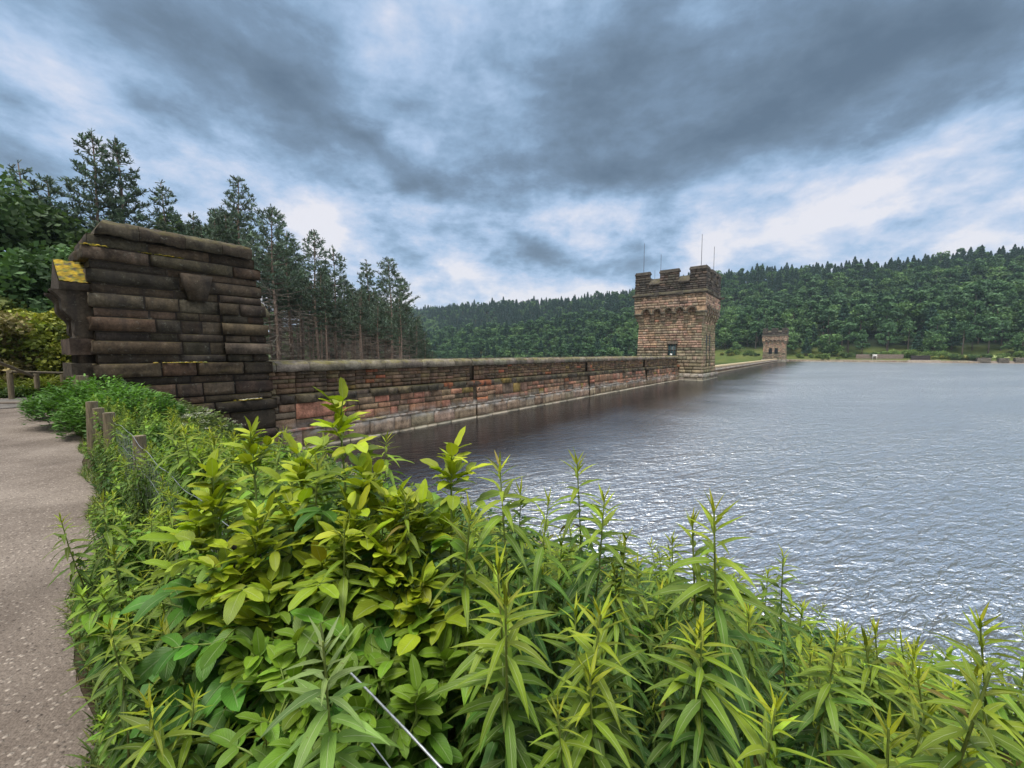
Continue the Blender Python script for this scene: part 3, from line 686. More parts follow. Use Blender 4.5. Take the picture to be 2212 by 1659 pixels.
dam_wall()

# ---- towers
TW = 11.0
def tower(s0, far=False):
    """s0: position of the face that looks back along the dam"""
    a1 = 3.55; a0 = a1-TW; b = np.array(dam(s0+TW/2, (a0+a1)/2, 0))
    root = empty('castle_tower', tuple(b), 'small distant battlemented stone tower at the far end of the dam' if far else 'tall near battlemented stone tower of pink and grey blocks rising from the water', 'tower')
    def towcol(u, z):
        if z > 13.5: c = pick((.060, .052, .050), (.08, .068, .062), (.05, .045, .043))
        elif z > 11.5: c = pick((.31, .225, .18), (.28, .205, .165), (.24, .19, .16), (.34, .235, .185))
        elif z > 5.2: c = pick((.30, .215, .17), (.27, .20, .16), (.22, .18, .14), (.33, .22, .17), (.28, .195, .155), (.25, .205, .16))
        elif z > 1.2: c = pick((.16, .14, .105), (.20, .17, .13), (.13, .115, .09), (.24, .19, .15))
        else: c = pick((.15, .135, .12), (.12, .11, .10))
        r_ = random.random()
        if r_ < .025 and z < 11: c = (.38, .20, .15)
        elif r_ < .05: c = (.09, .07, .06)
        return jitter(c, .22)
    watercol = lambda u, z: jitter(np.array(pick((.21, .19, .12), (.18, .17, .11), (.24, .20, .14), (.26, .20, .15))) if z < 9 else np.array(towcol(u, z)), .2)
    # faces: (origin at left end, direction along, outward normal, width, colour)
    P = lambda s_, a_: FOOT+U*s_+V*a_
    inw = lambda z: -.35-.035*np.clip(10-np.asarray(z, float), -3, 10)*-1*.0 - .30*np.clip(np.asarray(z, float)/10., 0, 1)   # shaft narrows upward
    faces = [('a', P(s0, a0), V, -U, towcol), ('b', P(s0, a1), U, V, watercol), ('c', P(s0+TW, a1), -V, U, towcol), ('d', P(s0+TW, a0), -U, -V, towcol)]
    core = MB(); ms = MB(); par = MB(); cor = MB(); cb = MB()
    mort = (.05, .042, .036)
    def ring(z, ins): return [dam(s0+ins, a0+ins, z), dam(s0+ins, a1-ins, z), dam(s0+TW-ins, a1-ins, z), dam(s0+TW-ins, a0+ins, z)]
    def solid(mb_, z0, i0, z1, i1, c=mort):
        A_, B_ = ring(z0, i0), ring(z1, i1); mb_.add(A_+B_, BOXF[:, ::-1], c)
    solid(core, -9, .10, 1.0, .10); solid(core, 1.0, .37, 10, .67); solid(core, 10, .67, 11.6, .67); solid(core, 11.6, .02, 13.6, .02); solid(core, 13.6, .05, 14.2, .05)
    OVER = 0.0
    hz = [1.1]
    while hz[-1] < 11.5: hz.append(min(11.6, hz[-1]+(.50 if hz[-1] < 5 else .42)*random.uniform(.8, 1.25)))
    if hz[-1]-hz[-2] < .2: hz.pop(-2)
    dn = 3 if far else 4
    for (nm, O, A, N, cf) in faces:
        holes = []
        if nm == 'a' and not far: holes = [(5.45, 6.85, 2.6, 5.75)]
        if nm == 'a' and far: holes = [(3.1, 4.6, 4.3, 7.0), (5.7, 7.2, 4.3, 7.0)]
        if nm == 'b': holes = [(3.6, 4.35, 2.2, 7.2), (5.9, 6.65, 2.2, 7.2)]
        if nm in 'cd' and far: continue
        # plinth
        for (z0, z1, d) in ((-.6, .45, .16), (.45, 1.08, .2)):
            course(ms, O, A, N, .1, TW-.1, z0, z1, d, lambda z: -.1+0*np.asarray(z), lambda u, z: jitter((.15, .135, .12) if z < .6 else (.26, .24, .215), .2), 1.3, .35, (1, 1), dens=dn)
        for z0, z1 in zip(hz[:-1], hz[1:]):
            zi = (z0+z1)/2; ins = .37+.30*zi/10 if zi < 10 else .67
            course(ms, O, A, N, ins, TW-ins, z0, z1, .12, lambda z, i_=ins: -i_+0*np.asarray(z), cf, .92, .7, (1, 1), holes, dens=dn, joint=.012)
        # upper stage
        z = 11.62
        while z < 13.5:
            z2 = min(13.58, z+random.uniform(.34, .46))
            course(ms, O, A, N, 0, TW, z, z2, .10, None, cf, .9, .7, (1, 1), dens=dn, joint=.012); z = z2
        # cornice
        c_ = (.075, .068, .064)
        cor.add([O-A*.35+N*.05+ZU*13.56, O-A*.42+N*.35+ZU*13.62, O-A*.42+N*.38+ZU*13.78, O+N*.06+ZU*14.18,
                 O+A*(TW+.35)+N*.05+ZU*13.56, O+A*(TW+.42)+N*.35+ZU*13.62, O+A*(TW+.42)+N*.38+ZU*13.78, O+A*TW+N*.06+ZU*14.18],
                [[0, 1, 5, 4], [1, 2, 6, 5], [2, 3, 7, 6]], c_)
        for q_ in (TW*.33, TW*.67):     # knobbed stones on the cornice
            rockbox(cor, O+A*(q_-.4)+N*.0+ZU*13.5, A*.8, N*.5, ZU*.5, 3, 2, 2, .06, c_)
        # parapet wall and battlements
        z = 14.18
        for z2 in (14.52, 14.88, 15.2, 15.5):
            course(par, O-N*.08, A, N, 0.08, TW-.08, z, z2, .14, None, towcol, .8, .7, (1, 1), dens=dn, joint=.012); z = z2
        mer = [(0.08, 2.35), (TW/2-1.45, TW/2+1.45), (TW-2.35, TW-.08)]
        for n_, (p, q_) in enumerate(mer):
            z = 15.5
            for z2 in (15.95, 16.38, 16.8, 17.2):
                course(par, O-N*.08, A, N, p, q_, z, z2, .13, None, towcol, .8, .7, (1 if n_ == 0 else .4, 1 if n_ == 2 else .4), dens=dn, joint=.012); z = z2
            box(core, O+A*(p+.02)-N*.09+ZU*14.1, A*(q_-p-.04), -N*.55, ZU*3.1, (.05, .045, .043))
            rockbox(cb, O+A*(p-.12)+N*.12+ZU*17.2, A*(q_-p+.24), -N*.85, ZU*.28, 6, 3, 1, .03, (.085, .075, .07))
            rockbox(cb, O+A*(p-.02)+N*.02+ZU*17.46, A*(q_-p+.04), -N*.62, ZU*.22, 6, 3, 1, .03, (.085, .075, .07))
        for p, q_ in ((mer[0][1], mer[1][0]), (mer[1][1], mer[2][0])):     # sloping embrasure sills
            m_ = (.075, .066, .062)
            cb.add([O+A*p+N*.16+ZU*15.66, O+A*q_+N*.16+ZU*15.66, O+A*q_-N*.75+ZU*16.55, O+A*p-N*.75+ZU*16.55,
                    O+A*p+N*.16+ZU*15.36, O+A*q_+N*.16+ZU*15.36, O+A*q_-N*.75+ZU*15.36, O+A*p-N*.75+ZU*15.36],
                   [[0, 1, 2, 3], [5, 4, 7, 6], [4, 5, 1, 0], [2, 6, 7, 3]], m_)
        box(core, O+A*.1-N*.09+ZU*14.1, A*(TW-.2), -N*.5, ZU*1.42, (.05, .045, .043))
    core_top = MB(); solid(core_top, 14.2, .4, 14.6, .4, (.09, .085, .08))
    # machicolation: corbels and small arches on every face
    NB = 5
    for (nm, O, A, N, cf) in faces:
        pitch = (TW-2.1)/NB; ow = pitch*.60
        zc_, za = 10.65, 10.95
        xs = [1.05+pitch*(i_+.5) for i_ in range(NB)]
        # spandrel plates with arched openings, full width
        th = .62
        edges = [0.0]+[x_+pitch/2 for x_ in xs[:-1]]+[TW]
        lo = 10.62
        for i_, x_ in enumerate(xs):
            e0, e1 = edges[i_], edges[i_+1]; r_ = ow/2
            arc = [(x_-r_*math.cos(t_), za+r_*.9*math.sin(t_)) for t_ in np.linspace(0, math.pi, 11)]
            top = 11.62
            bp = [(x_-r_, lo)]+arc+[(x_+r_, lo)]
            tp = [(e0, lo)]+[(max(e0, min(e1, e0+(e1-e0)*k_/10)), top) for k_ in range(11)]+[(e1, lo)]
            n_ = len(bp)
            va = [O+A*u_+N*.0+ZU*z_ for u_, z_ in bp]; vb = [O+A*u_+N*.0+ZU*z_ for u_, z_ in tp]; vc = [O+A*u_-N*th+ZU*z_ for u_, z_ in bp]
            ii = np.arange(n_-1)
            colr = np.array(cf(x_, 11.2))
            cor.add(va+vb, np.stack([ii, ii+1, ii+1+n_, ii+n_], -1)[:, ::-1], colr)
            cor.add(va+vc, np.stack([ii, ii+1, ii+1+n_, ii+n_], -1), colr*.9)
            vd = [O+A*e0+ZU*lo, O+A*(x_-r_)+ZU*lo, O+A*(x_-r_)-N*th+ZU*lo, O+A*e0-N*th+ZU*lo, O+A*(x_+r_)+ZU*lo, O+A*e1+ZU*lo, O+A*e1-N*th+ZU*lo, O+A*(x_+r_)-N*th+ZU*lo]
            cor.add(vd, [[0, 3, 2, 1], [4, 7, 6, 5]], colr)
            for k_ in range(9):      # voussoirs
                t0_, t1_ = math.pi*(k_+.06)/9, math.pi*(k_+.94)/9; ro = r_*1.0; R2 = r_+.30+random.uniform(-.04, .06)
                pt = lambda t_, r__, n__: O+A*(x_-r__*math.cos(t_))+N*n__+ZU*(za+r__*.92*math.sin(t_))
                box8(cor, [pt(t0_, ro, -.02), pt(t1_, ro, -.02), pt(t1_, ro, .13), pt(t0_, ro, .13), pt(t0_, R2, -.02), pt(t1_, R2, -.02), pt(t1_, R2, .15), pt(t0_, R2, .15)],
                     jitter((.13, .11, .09), .3))
        cx = [(.0, 1.05+pitch*.2)]+[(x_+pitch/2-pitch*.20, x_+pitch/2+pitch*.20) for x_ in xs[:-1]]+[(TW-1.05-pitch*.2, TW)]
        for n_, (p, q_) in enumerate(cx):
            c_ = jitter((.17, .145, .115), .2)
            stone(cor, O-N*.0, A, N, p+.0, q_, 10.60, 10.92, .16, None, jitter((.11, .10, .085), .2), .5, .12 if n_ == 0 else 0, .12 if n_ == NB else 0, joint=.0)
            for k_, (z0, z1, dd) in enumerate(((10.12, 10.62, .60), (9.62, 10.12, .42), (9.12, 9.62, .22))):
                sh = 0.0 if (n_ in (0, NB)) else .03*k_
                pp_ = p+sh+(.67-dd if n_ == 0 else 0); qq_ = q_-sh-(.67-dd if n_ == NB else 0)
                O2 = O-N*.67
                rockbox(cor, O2+A*pp_+ZU*(z0+.02), A*(qq_-pp_), N*dd, ZU*(z1-z0-.04), 2, 2, 2, .045, jitter((.19, .155, .12), .2))
    for mb_, nm, mt in ((core, 'core', M_TOWER), (ms, 'facing_stones', M_TOWER), (cor, 'corbel_arcade', M_TOWER), (par, 'parapet', M_TOWER), (cb, 'battlement_coping', M_TOWER), (core_top, 'roof', M_TOWER)):
        o = mb_.build(nm, mt, loc=b); adopt(o, root)
    # openings
    O, A, N = P(s0, a0), V, -U
    if not far:
        d = MB(); ins = .45
        box(d, O+A*5.5-N*ins+ZU*2.6, A*1.3, N*.05, ZU*3.1, (.5, .5, .5))
        do = d.build('door', M_DOOR, loc=b); adopt(do, root)
        fr = MB()
        for x_ in (5.5, 5.9, 6.35, 6.72): box(fr, O+A*x_-N*(ins-.05)+ZU*2.6, A*.07, N*.05, ZU*3.1, (.06, .05, .045))
        box(fr, O+A*5.5-N*(ins-.05)+ZU*4.75, A*1.3, N*.055, ZU*.09, (.06, .05, .045))
        o = fr.build('frame', M_ROCK, loc=b); adopt(o, do)
        vo = MB()
        for k_ in range(7):
            x_ = 5.3+k_*.25; rockbox(vo, O+A*x_-N*.44+ZU*5.75, A*.23, N*.2, ZU*(.42+.10*math.sin(k_/6*math.pi)), 1, 1, 2, .02, jitter((.12, .10, .085), .3))
        o = vo.build('lintel', M_TOWER, loc=b); adopt(o, root)
    else:
        for x_ in (3.1, 5.7):
            d = MB(); pts = [(x_, 4.3), (x_+1.5, 4.3)]+[(x_+.75+.75*math.cos(t_), 6.2+.75*math.sin(t_)) for t_ in np.linspace(0, math.pi, 9)]
            d.add([O+A*u_-N*.40+ZU*z_ for u_, z_ in pts], [np.arange(len(pts))], (.5, .5, .5))
            o = d.build('window', M_DARK, loc=b); adopt(o, root)
    O, A, N = P(s0, a1), U, V
    for x_ in (3.6, 5.9):
        d = MB(); box(d, O+A*(x_+.02)-N*.50+ZU*2.2, A*.71, N*.05, ZU*5.0, (.5, .5, .5))
        o = d.build('window', M_DARK, loc=b); adopt(o, root)
    # rain spouts
    for (s_, a_, dx) in ((s0+TW-1.2, a1, V), (s0+1.2, a1, V)):
        sp = MB(); rockbox(sp, dam(s_, a_, 13.45), U*.35, dx*.9, ZU*.3, 2, 4, 2, .03, (.06, .055, .05))
        o = sp.build('water_spout', M_TOWER, loc=b); adopt(o, root)
    for (ds, da, hh) in ((1.0, TW-1.0, 22.6), (1.0, 1.0, 22.7), (TW-1.0, 1.0, 22.6), (TW-1.0, TW-1.0, 22.6)):
        r_ = MB(); bp = dam(s0+ds, a0+da, 14.6); tube(r_, [bp, bp+ZU*(hh-14.6)], [.052, .032], 6, (.1, .1, .1))
        o = r_.build('mast', M_METAL, loc=b); adopt(o, root)
    for (ds, da, hh) in ((TW/2, TW-1.2, 18.9), (TW/2, 1.4, 18.9)):
        r_ = MB(); bp = dam(s0+ds, a0+da, 14.6); tube(r_, [bp, bp+ZU*(hh-14.6)], [.03, .03], 5, (.1, .1, .1))
        o = r_.build('antenna', M_METAL, loc=b); adopt(o, root)
    return root
tower(67.5); tower(256.0, True)
# small white lamp on the parapet beside the tower
lp = MB(); p = at(1440, 765, 62.8); p = dam(64.6, -.5, 3.84)
tube(lp, [p, p+ZU*.18], .05, 6, (.3, .3, .3)); rockbox(lp, p+np.array([-.11, -.11, .18]), (.22, 0, 0), (0, .22, 0), (0, 0, .2), 2, 2, 2, .02, (.9, .9, .88))
tag(lp.build('marker_light', M_ROCK, loc=p), 'small white marker standing on the dam coping next to the near tower', 'marker')

# ------------------------------------------------------------------ trees
def cards(mb, P, size, col, up=.4, elong=1.6, flat=None):
    """many small leaf-sized quads with random facing; P (N,3), size (N,), col (N,3)"""
    n = len(P); D = unit(rng.normal(size=(n, 3)) if flat is None else flat + .6*rng.normal(size=(n, 3)))
    Nn = unit(rng.normal(size=(n, 3)) + np.array([0, 0, up])); A = unit(np.cross(Nn, D)); B = np.cross(Nn, A)
    s_ = np.asarray(size)[:, None]
    v = np.stack([P-B*s_*elong*.5, P+A*s_*.5, P+B*s_*elong*.5, P-A*s_*.5], 1)
    uv = np.tile([[.5, 0], [1, .5], [.5, 1], [0, .5]], (n, 1))
    mb.add(v.reshape(-1, 3), np.arange(4*n).reshape(n, 4), np.repeat(col, 4, 0), uv)
def colvar(base, n, v=.3, hue=.12):
    c = np.asarray(base)[None]*(1+(rng.random((n, 1))-.5)*2*v); return np.clip(c*(1+(rng.random((n, 3))-.5)*2*hue), .003, 1)
GREY = (.155, .135, .115)
def pine_mesh(h, bare, live_w, seed, dead=1.0, tuft=.36, dens=1.0, col=(.040, .070, .040)):
    """tall forest pine: bare pole with dead drooping twigs below, upswept tufted branches above; returns trunk, dead branches, crown builders"""
    random.seed(seed); tr, dd, cr = MB(), MB(), MB()
    lean = np.array([random.uniform(-.02, .02), random.uniform(-.02, .02), 0])
    zs = np.linspace(0, h, 14); P = np.stack([lean[0]*zs+.08*np.sin(zs*.5+seed), lean[1]*zs+.08*np.cos(zs*.4+seed), zs], -1)
    r0 = h*.0105; tube(tr, P, r0*(1-.88*zs/h)+.01, 7, np.array([.24, .18, .145])[None]*(.8+.4*rng.random((14, 1))) if True else GREY)
    cen = lambda z: np.array([np.interp(z, zs, P[:, 0]), np.interp(z, zs, P[:, 1]), z])
    z = h*.10
    TP, TC, TD = [], [], []
    while z < h*.985:
        f = (z/h-bare)/(1-bare)
        if z < bare*h or (f < .12 and random.random() < .5):      # dead zone
            if z > h*.12:
                for k_ in range(int(random.choice((1, 2, 3, 3))*dead+.5)):
                    an = random.uniform(0, 6.283); L = random.uniform(.5, 1.)*live_w*(.55+.5*min(1, z/(bare*h+.01)))
                    t_ = np.linspace(0, 1, 6); sag = random.uniform(-.5, .15); up_ = random.uniform(0, .35)
                    d_ = np.array([math.cos(an), math.sin(an), 0]); wv_ = random.uniform(-.3, .3); pd = np.array([-d_[1], d_[0], 0])
                    Q = cen(z)+d_*L*t_[:, None]+ZU*(L*(sag*t_+up_*t_**3))[:, None]+pd*(wv_*L*t_**2)[:, None]
                    tube(dd, Q, .028*(1-.8*t_)*max(1, L/2), 3, jitter(GREY, .35), cap=False)
                    for q_ in range(int(3+L*2.2)):
                        tt = random.uniform(.25, 1); b_ = Q[0]+(Q[-1]-Q[0])*tt; b_ = np.array([np.interp(tt, t_, Q[:, i_]) for i_ in range(3)])
                        e_ = b_+unit(d_*.5+pd*random.uniform(-1, 1)+ZU*random.uniform(-.5, .35))*random.uniform(.2, .65)
                        tube(dd, [b_, (b_+e_)/2+ZU*.03, e_], [.010, .008, .004], 3, jitter(GREY, .35), cap=False)
            z += random.uniform(.25, .5)
            continue
        prof = (math.sin(min(1, f*1.9+.25)*math.pi/2))*(1-f)**.72+.05
        nb_ = random.choice((4, 5, 6))
        an0 = random.uniform(0, 6.28)
        for k_ in range(nb_):
            an = an0+k_*6.283/nb_+random.uniform(-.4, .4); L = live_w*prof*random.uniform(.6, 1.15)
            if L < .25: L = .25
            d_ = np.array([math.cos(an), math.sin(an), 0]); pd = np.array([-d_[1], d_[0], 0])
            t_ = np.linspace(0, 1, 5); s1_ = random.uniform(-.10, .12)+.25*f; s2_ = random.uniform(.12, .38)
            Q = cen(z)+d_*L*t_[:, None]+ZU*(L*(s1_*t_+s2_*t_**2))[:, None]
            tube(tr, Q, .03*(1-.8*t_), 3, jitter((.10, .08, .065), .2), cap=False)
            m_ = max(3, int(L*7*dens))
            for q_ in range(m_):
                tt = random.uniform(.28, 1.0)**.7; bpt = np.array([np.interp(tt, t_, Q[:, i_]) for i_ in range(3)])
                sp_ = (1-tt)*.5+.22
                TP.append(bpt+pd*random.uniform(-1, 1)*sp_*L*.42+ZU*random.uniform(-.05, .25)*sp_*1.2); TD.append(unit(d_*.5+ZU*.9+pd*random.uniform(-.6, .6)))
        z += random.uniform(.38, .62)*(1 if h > 12 else .7)
    TP.append(cen(h)+ZU*.0); TD.append(ZU)
    TP = np.array(TP); TD = np.array(TD); n = len(TP)
    base_c = colvar(col, n, .35, .12)
    for k_ in range(5):
        D = unit(TD+.75*rng.normal(size=(n, 3))); S = unit(np.cross(D, rng.normal(size=(n, 3))))
        L = tuft*(.6+.7*rng.random((n, 1))); w_ = L*.17
        v = np.stack([TP-S*w_*.5, TP+S*w_*.5, TP+D*L+S*w_*.7, TP+D*L*1.05-S*w_*.7], 1)
        cr.add(v.reshape(-1, 3), np.arange(4*n).reshape(n, 4), np.repeat(base_c*(1+.12*(k_-2)), 4, 0))
    return tr, dd, cr
def make_pine(name, label, group, loc, **kw):
    tr, dd, cr = pine_mesh(**kw)
    root = empty(name, loc, label, 'tree', group)
    tr.build('trunk', M_BARK, root)
    if dd.v: dd.build('dead_branches', M_BARK, root)
    cr.build('crown', M_NEEDLE, root)
    return root
def blob_crown(mb, blobs, n, size, base, hi, seed=0, sq=.8):
    """leafy crown: leaf clumps scattered through overlapping lobes, denser near their skins"""
    bl = np.array(blobs); wgt = bl[:, 3]**2; idx = rng.choice(len(bl), n, p=wgt/wgt.sum())
    d = unit(rng.normal(size=(n, 3))); r_ = bl[idx, 3]*(1-.55*rng.random(n)**2.2)
    P = bl[idx, :3]+d*r_[:, None]*np.array([1, 1, sq])
    k_ = np.sin(P@np.array([2.1, 1.3, 1.7])/size*.12+idx)+np.sin(P@np.array([-1.4, 2.3, 2.6])/size*.17+idx*2)
    P += d*(k_*.12*bl[idx, 3])[:, None]
    keep = k_ > -1.25
    P = P[keep]; d = d[keep]; k_ = k_[keep]; idx = idx[keep]
    n = len(P); lobe = (.78+.44*rng.random(len(bl)))[idx]
    mixv = np.clip(.35+.25*k_+.35*rng.random(n)-.2, 0, 1)[:, None]
    c = (np.asarray(base)[None]*(1-mixv)+np.asarray(hi)[None]*mixv)*lobe[:, None]*(.75+.5*rng.random((n, 1)))
    cards(mb, P, size*(.6+.8*rng.random(n)), c, up=.7)
def make_broad(name, label, cat, group, loc, h, w, n, size, base, hi, seed, trunk=.35, nblob=16, stems=1):
    random.seed(seed); tr, cr = MB(), MB()
    root = empty(name, loc, label, cat, group)
    bl = []
    for k_ in range(nblob):
        a_ = random.uniform(0, 6.283); z_ = random.uniform(trunk+.05, .95); rr = w*.5*math.sqrt(max(.05, 1-((z_-trunk-.25)/(1.02-trunk))**2))*random.uniform(.25, .8)
        bl.append((math.cos(a_)*rr, math.sin(a_)*rr, z_*h, w*random.uniform(.16, .27)))
    bl.append((0, 0, h*.86, w*.2))
    blob_crown(cr, bl, n, size, base, hi, seed)
    for k_ in range(stems):
        ox = random.uniform(-.1, .1)*w*(stems > 1); oy = random.uniform(-.1, .1)*w*(stems > 1)
        zs = np.linspace(0, h*.8, 8); tube(tr, np.stack([ox+.15*np.sin(zs*.6+k_), oy+.12*np.cos(zs*.5), zs], -1), h*.016*(1-.85*zs/h/.8)+.008, 6, (.10, .085, .07))
    for b_ in bl[::1 if h > 3 else 2]:
        z0 = h*random.uniform(trunk*.7, trunk+.25); tube(tr, [[0, 0, z0], [b_[0]*.5, b_[1]*.5, (z0+b_[2])/2+.1], b_[:3]], [h*.006+.005, h*.004+.004, .005], 4, (.09, .075, .06), cap=False)
    tr.build('trunk' if h > 3 else 'stem', M_BARK, root); cr.build('crown' if h > 3 else 'foliage', M_CROWN, root)
    return root
def ground_at(px, D, py=800):
    r_ = (px-1106)/F/ (math.cos(PITCH)+(829.5-py)/F*math.sin(PITCH)); x = r_*D; return np.array([x, D, float(H(x, D))])

# -- the pine stand behind the dam wall: (top px, top py, forward distance, bare fraction, crown width, label)
NAMED = [(512, 385, 36, .34, 3.0, 'tallest pine just right of the dark pier, with a pointed full crown'),
         (585, 452, 33, .44, 3.4, 'thick-trunked pine whose bare pinkish pole rises just right of the dark pier'),
         (678, 500, 40, .40, 2.6, 'slim pine with pale bare trunk and long curving dead branches, mid stand'),
         (722, 535, 44, .42, 2.8, 'broad-shouldered pine standing close behind the pale curving-branched pine'),
         (790, 566, 50, .42, 2.4, 'pine with a small spiky top between two taller neighbours over the dam wall'),
         (843, 560, 45, .30, 3.6, 'rightmost full pine of the stand, its crown wide like an arrowhead'),
         (868, 600, 52, .40, 2.6, 'short pine just behind the right shoulder of the arrowhead pine'),
         (620, 500, 42, .45, 2.6, 'pine rising between the thick-trunked pine and the pale curving-branched pine')]
for n_, (px, py, D, bare, w_, lab) in enumerate(NAMED):
    top = at(px, py, D); gz_ = float(H(top[0], top[1])); hh = top[2]-gz_
    make_pine('pine_tree', lab, None, (top[0], top[1], gz_), h=hh, bare=bare+.10, live_w=w_*1.0, seed=11+n_, dead=2.0 if n_ in (1, 2, 5) else 1.5, tuft=.27, dens=1.15, col=(.105, .150, .110))
# tall pair and ragged pines over the left woods
for n_, (px, py, D, bare, w_, lab) in enumerate([(212, 288, 30, .15, 3.3, 'left and taller of the twin dark pines above the pier'),
                                              (262, 302, 31, .15, 3.2, 'right one of the twin dark pines above the pier'),
                                              (345, 395, 34, .15, 3.0, 'lower bushy pine right behind the pier coping'),
                                              (38, 352, 27, .2, 3.0, 'ragged open-crowned pine at the far left of the picture'),
                                              (100, 385, 28, .2, 3.0, 'ragged pine with drooping clumps right of the far-left pine'),
                                              (415, 462, 38, .15, 2.6, 'low pine in the gap between the twin pines and the tallest pine'),
                                              (462, 455, 40, .15, 2.6, 'small pine against the left side of the tallest pine')]):
    top = at(px, py, D); gz_ = float(H(top[0], top[1]))
    make_pine('pine_tree', lab, None, (top[0], top[1], gz_), h=top[2]-gz_, bare=bare, live_w=w_, seed=31+n_, dead=.4, tuft=.28, dens=1.2, col=(.088, .130, .092))
# the crowded darker stand behind them: three shared meshes, individually placed copies
protos = []
for k_ in range(4):
    protos.append((17.0, pine_mesh(h=17.0, bare=.56, live_w=2.3, seed=60+k_, dead=1.9, tuft=.29, dens=.95, col=(.082, .118, .086))))
first = {}
def stand_pine(k_, x, y, hh, rz, label, group):
    z = float(H(x, y))
    if k_ not in first:
        tr, dd, cr = protos[k_][1]; root = empty('pine_tree', (x, y, z), label, 'tree', group)
        tr.build('trunk', M_BARK, root); dd.build('dead_branches', M_BARK, root); cr.build('crown', M_NEEDLE, root); first[k_] = root
    else:
        root = copy_tree(first[k_]); root.location = (x, y, z); root['label'] = label; root['group'] = group
    root.rotation_euler = (0, 0, rz); s_ = hh/17.0; root.scale = (s_*random.uniform(.9, 1.15),)*2+(s_,)
    return root
random.seed(5)
SK = [(380, 480), (440, 475), (480, 440), (512, 420), (585, 490), (640, 560), (700, 570), (760, 600), (800, 615), (870, 630), (905, 680), (950, 725)]
cnt = 0
for _ in range(3000):
    if cnt >= 104: break
    px = random.uniform(395, 925); D = random.uniform(34, 74)
    if cnt < 14: px = random.uniform(470, 900); D = random.uniform(38, 50)
    if cnt % 3 == 1: px = random.uniform(735, 945); D = random.uniform(46, 80)
    P_ = at(px, 700, D); x, y = P_[0], P_[1]
    a_ = 17.9+.7946*x-.6072*y
    if a_ > -8: continue
    ytop = np.interp(px, [q_[0] for q_ in SK], [q_[1] for q_ in SK])+random.uniform(8, 70)
    top = at(px, ytop, D); hh = top[2]-float(H(x, y))
    if hh < 8: continue
    stand_pine(cnt % 4, x, y, hh, random.uniform(0, 6.28), 'bare-poled dark pine crowded in the shady stand behind the dam wall', 'crowded pines of the stand behind the dam wall'); cnt += 1
# broadleaf trees and bushes on the left
YG, YG2 = (.10, .145, .022), (.27, .30, .045)
for n_, (px, pt, D, w_, base, hi, nn_, sz, lab, cat) in enumerate([
        (20, 430, 24, 9.0, (.032, .066, .024), (.09, .15, .045), 15000, .26, 'big dark green broadleaf tree at the left edge above the yellow-green bushes', 'tree'),
        (130, 470, 27, 7.0, (.034, .064, .026), (.085, .14, .05), 12000, .26, 'dark broadleaf tree directly behind the left end of the pier', 'tree'),
        (65, 560, 21, 6.5, (.045, .095, .035), (.12, .22, .08), 14000, .20, 'lighter mid-green tree in front of the dark one at the left edge', 'tree'),
        (300, 510, 33, 8.0, (.025, .05, .02), (.07, .11, .035), 9000, .28, 'rounded dark tree hidden mostly behind the pier', 'tree'),
        (405, 470, 42, 5.0, (.035, .07, .025), (.09, .14, .045), 7000, .28, 'soft green broadleaf tree right of the pier top between pines', 'tree'),
        (-60, 640, 19, 5.0, (.08, .11, .03), (.22, .25, .06), 12000, .17, 'green bushy tree cut by the left edge', 'tree'),
        (60, 690, 17.5, 3.6, YG, YG2, 13000, .12, 'tall yellow-green bush behind the rail fence', 'bush'),
        (115, 680, 18.5, 3.0, (.12, .15, .02), (.33, .32, .045), 11000, .12, 'bright yellow-green bush touching the pier edge', 'bush'),
        (0, 700, 16.5, 3.0, (.12, .11, .04), (.27, .22, .09), 9000, .12, 'bush with brownish pink leaves at the left edge', 'bush'),
        (140, 745, 17.5, 2.2, (.12, .15, .02), (.34, .34, .05), 7000, .10, 'low yellowish bush beside the pier foot', 'bush')]):
    g_ = ground_at(px, D); top = at(px, pt, D)
    make_broad('broadleaf_tree' if cat == 'tree' else 'bush', lab, cat, None, tuple(g_), top[2]-g_[2], w_, nn_, sz, base, hi, 80+n_, trunk=.12 if cat == 'bush' else .2, nblob=22, stems=1 if cat == 'tree' else 3)

# ------------------------------------------------------------------ far hillside forest
def far_tree(kind, seed):
    """light meshes for trees seen from 250 m and more; unit height"""
    random.seed(seed); tr, cr = MB(), MB()
    tube(tr, [[0, 0, -.02], [.01, 0, .5], [0, 0, .9]], [.018, .012, .004], 5, (.09, .07, .06))
    if kind == 'conifer':
        n = 900; z = .16+.84*rng.random(n)**.85; r_ = (.25*(1-z)**.85+.01)*(.35+.65*rng.random(n)**.5)
        lay = np.sin(z*62+rng.random(n)*.6); r_ *= 1+.18*lay
        a_ = rng.random(n)*6.283; P = np.stack([r_*np.cos(a_), r_*np.sin(a_), z-.12*r_], -1)
        c = colvar((.028, .066, .042), n, .4)*(1+.25*lay[:, None])
        cards(cr, P, .045*(.6+.8*rng.random(n))*(1.2-.6*z), c, up=.9, elong=1.8)
    elif kind == 'pine':
        bl = []
        for k_ in range(16):
            z = random.uniform(.38, .95); rr = .26*math.sin(min(1, (1.02-z)*2.2)*1.5)*random.uniform(.3, 1); a_ = random.uniform(0, 6.28)
            bl.append((rr*math.cos(a_), rr*math.sin(a_), z, random.uniform(.06, .11)))
        blob_crown(cr, bl, 1000, .045, (.034, .080, .040), (.095, .18, .075), seed, .55)
    else:
        bl = []
        for k_ in range(18):
            z = random.uniform(.2, .88); rr = .36*math.sqrt(max(.03, 1-((z-.5)/.52)**2))*random.uniform(.3, 1); a_ = random.uniform(0, 6.28)
            bl.append((rr*math.cos(a_), rr*math.sin(a_), z, random.uniform(.10, .17)))
        blob_crown(cr, bl, 1300, .050, (.042, .092, .034), (.12, .21, .07), seed, .8)
    return tr, cr
FT = {}
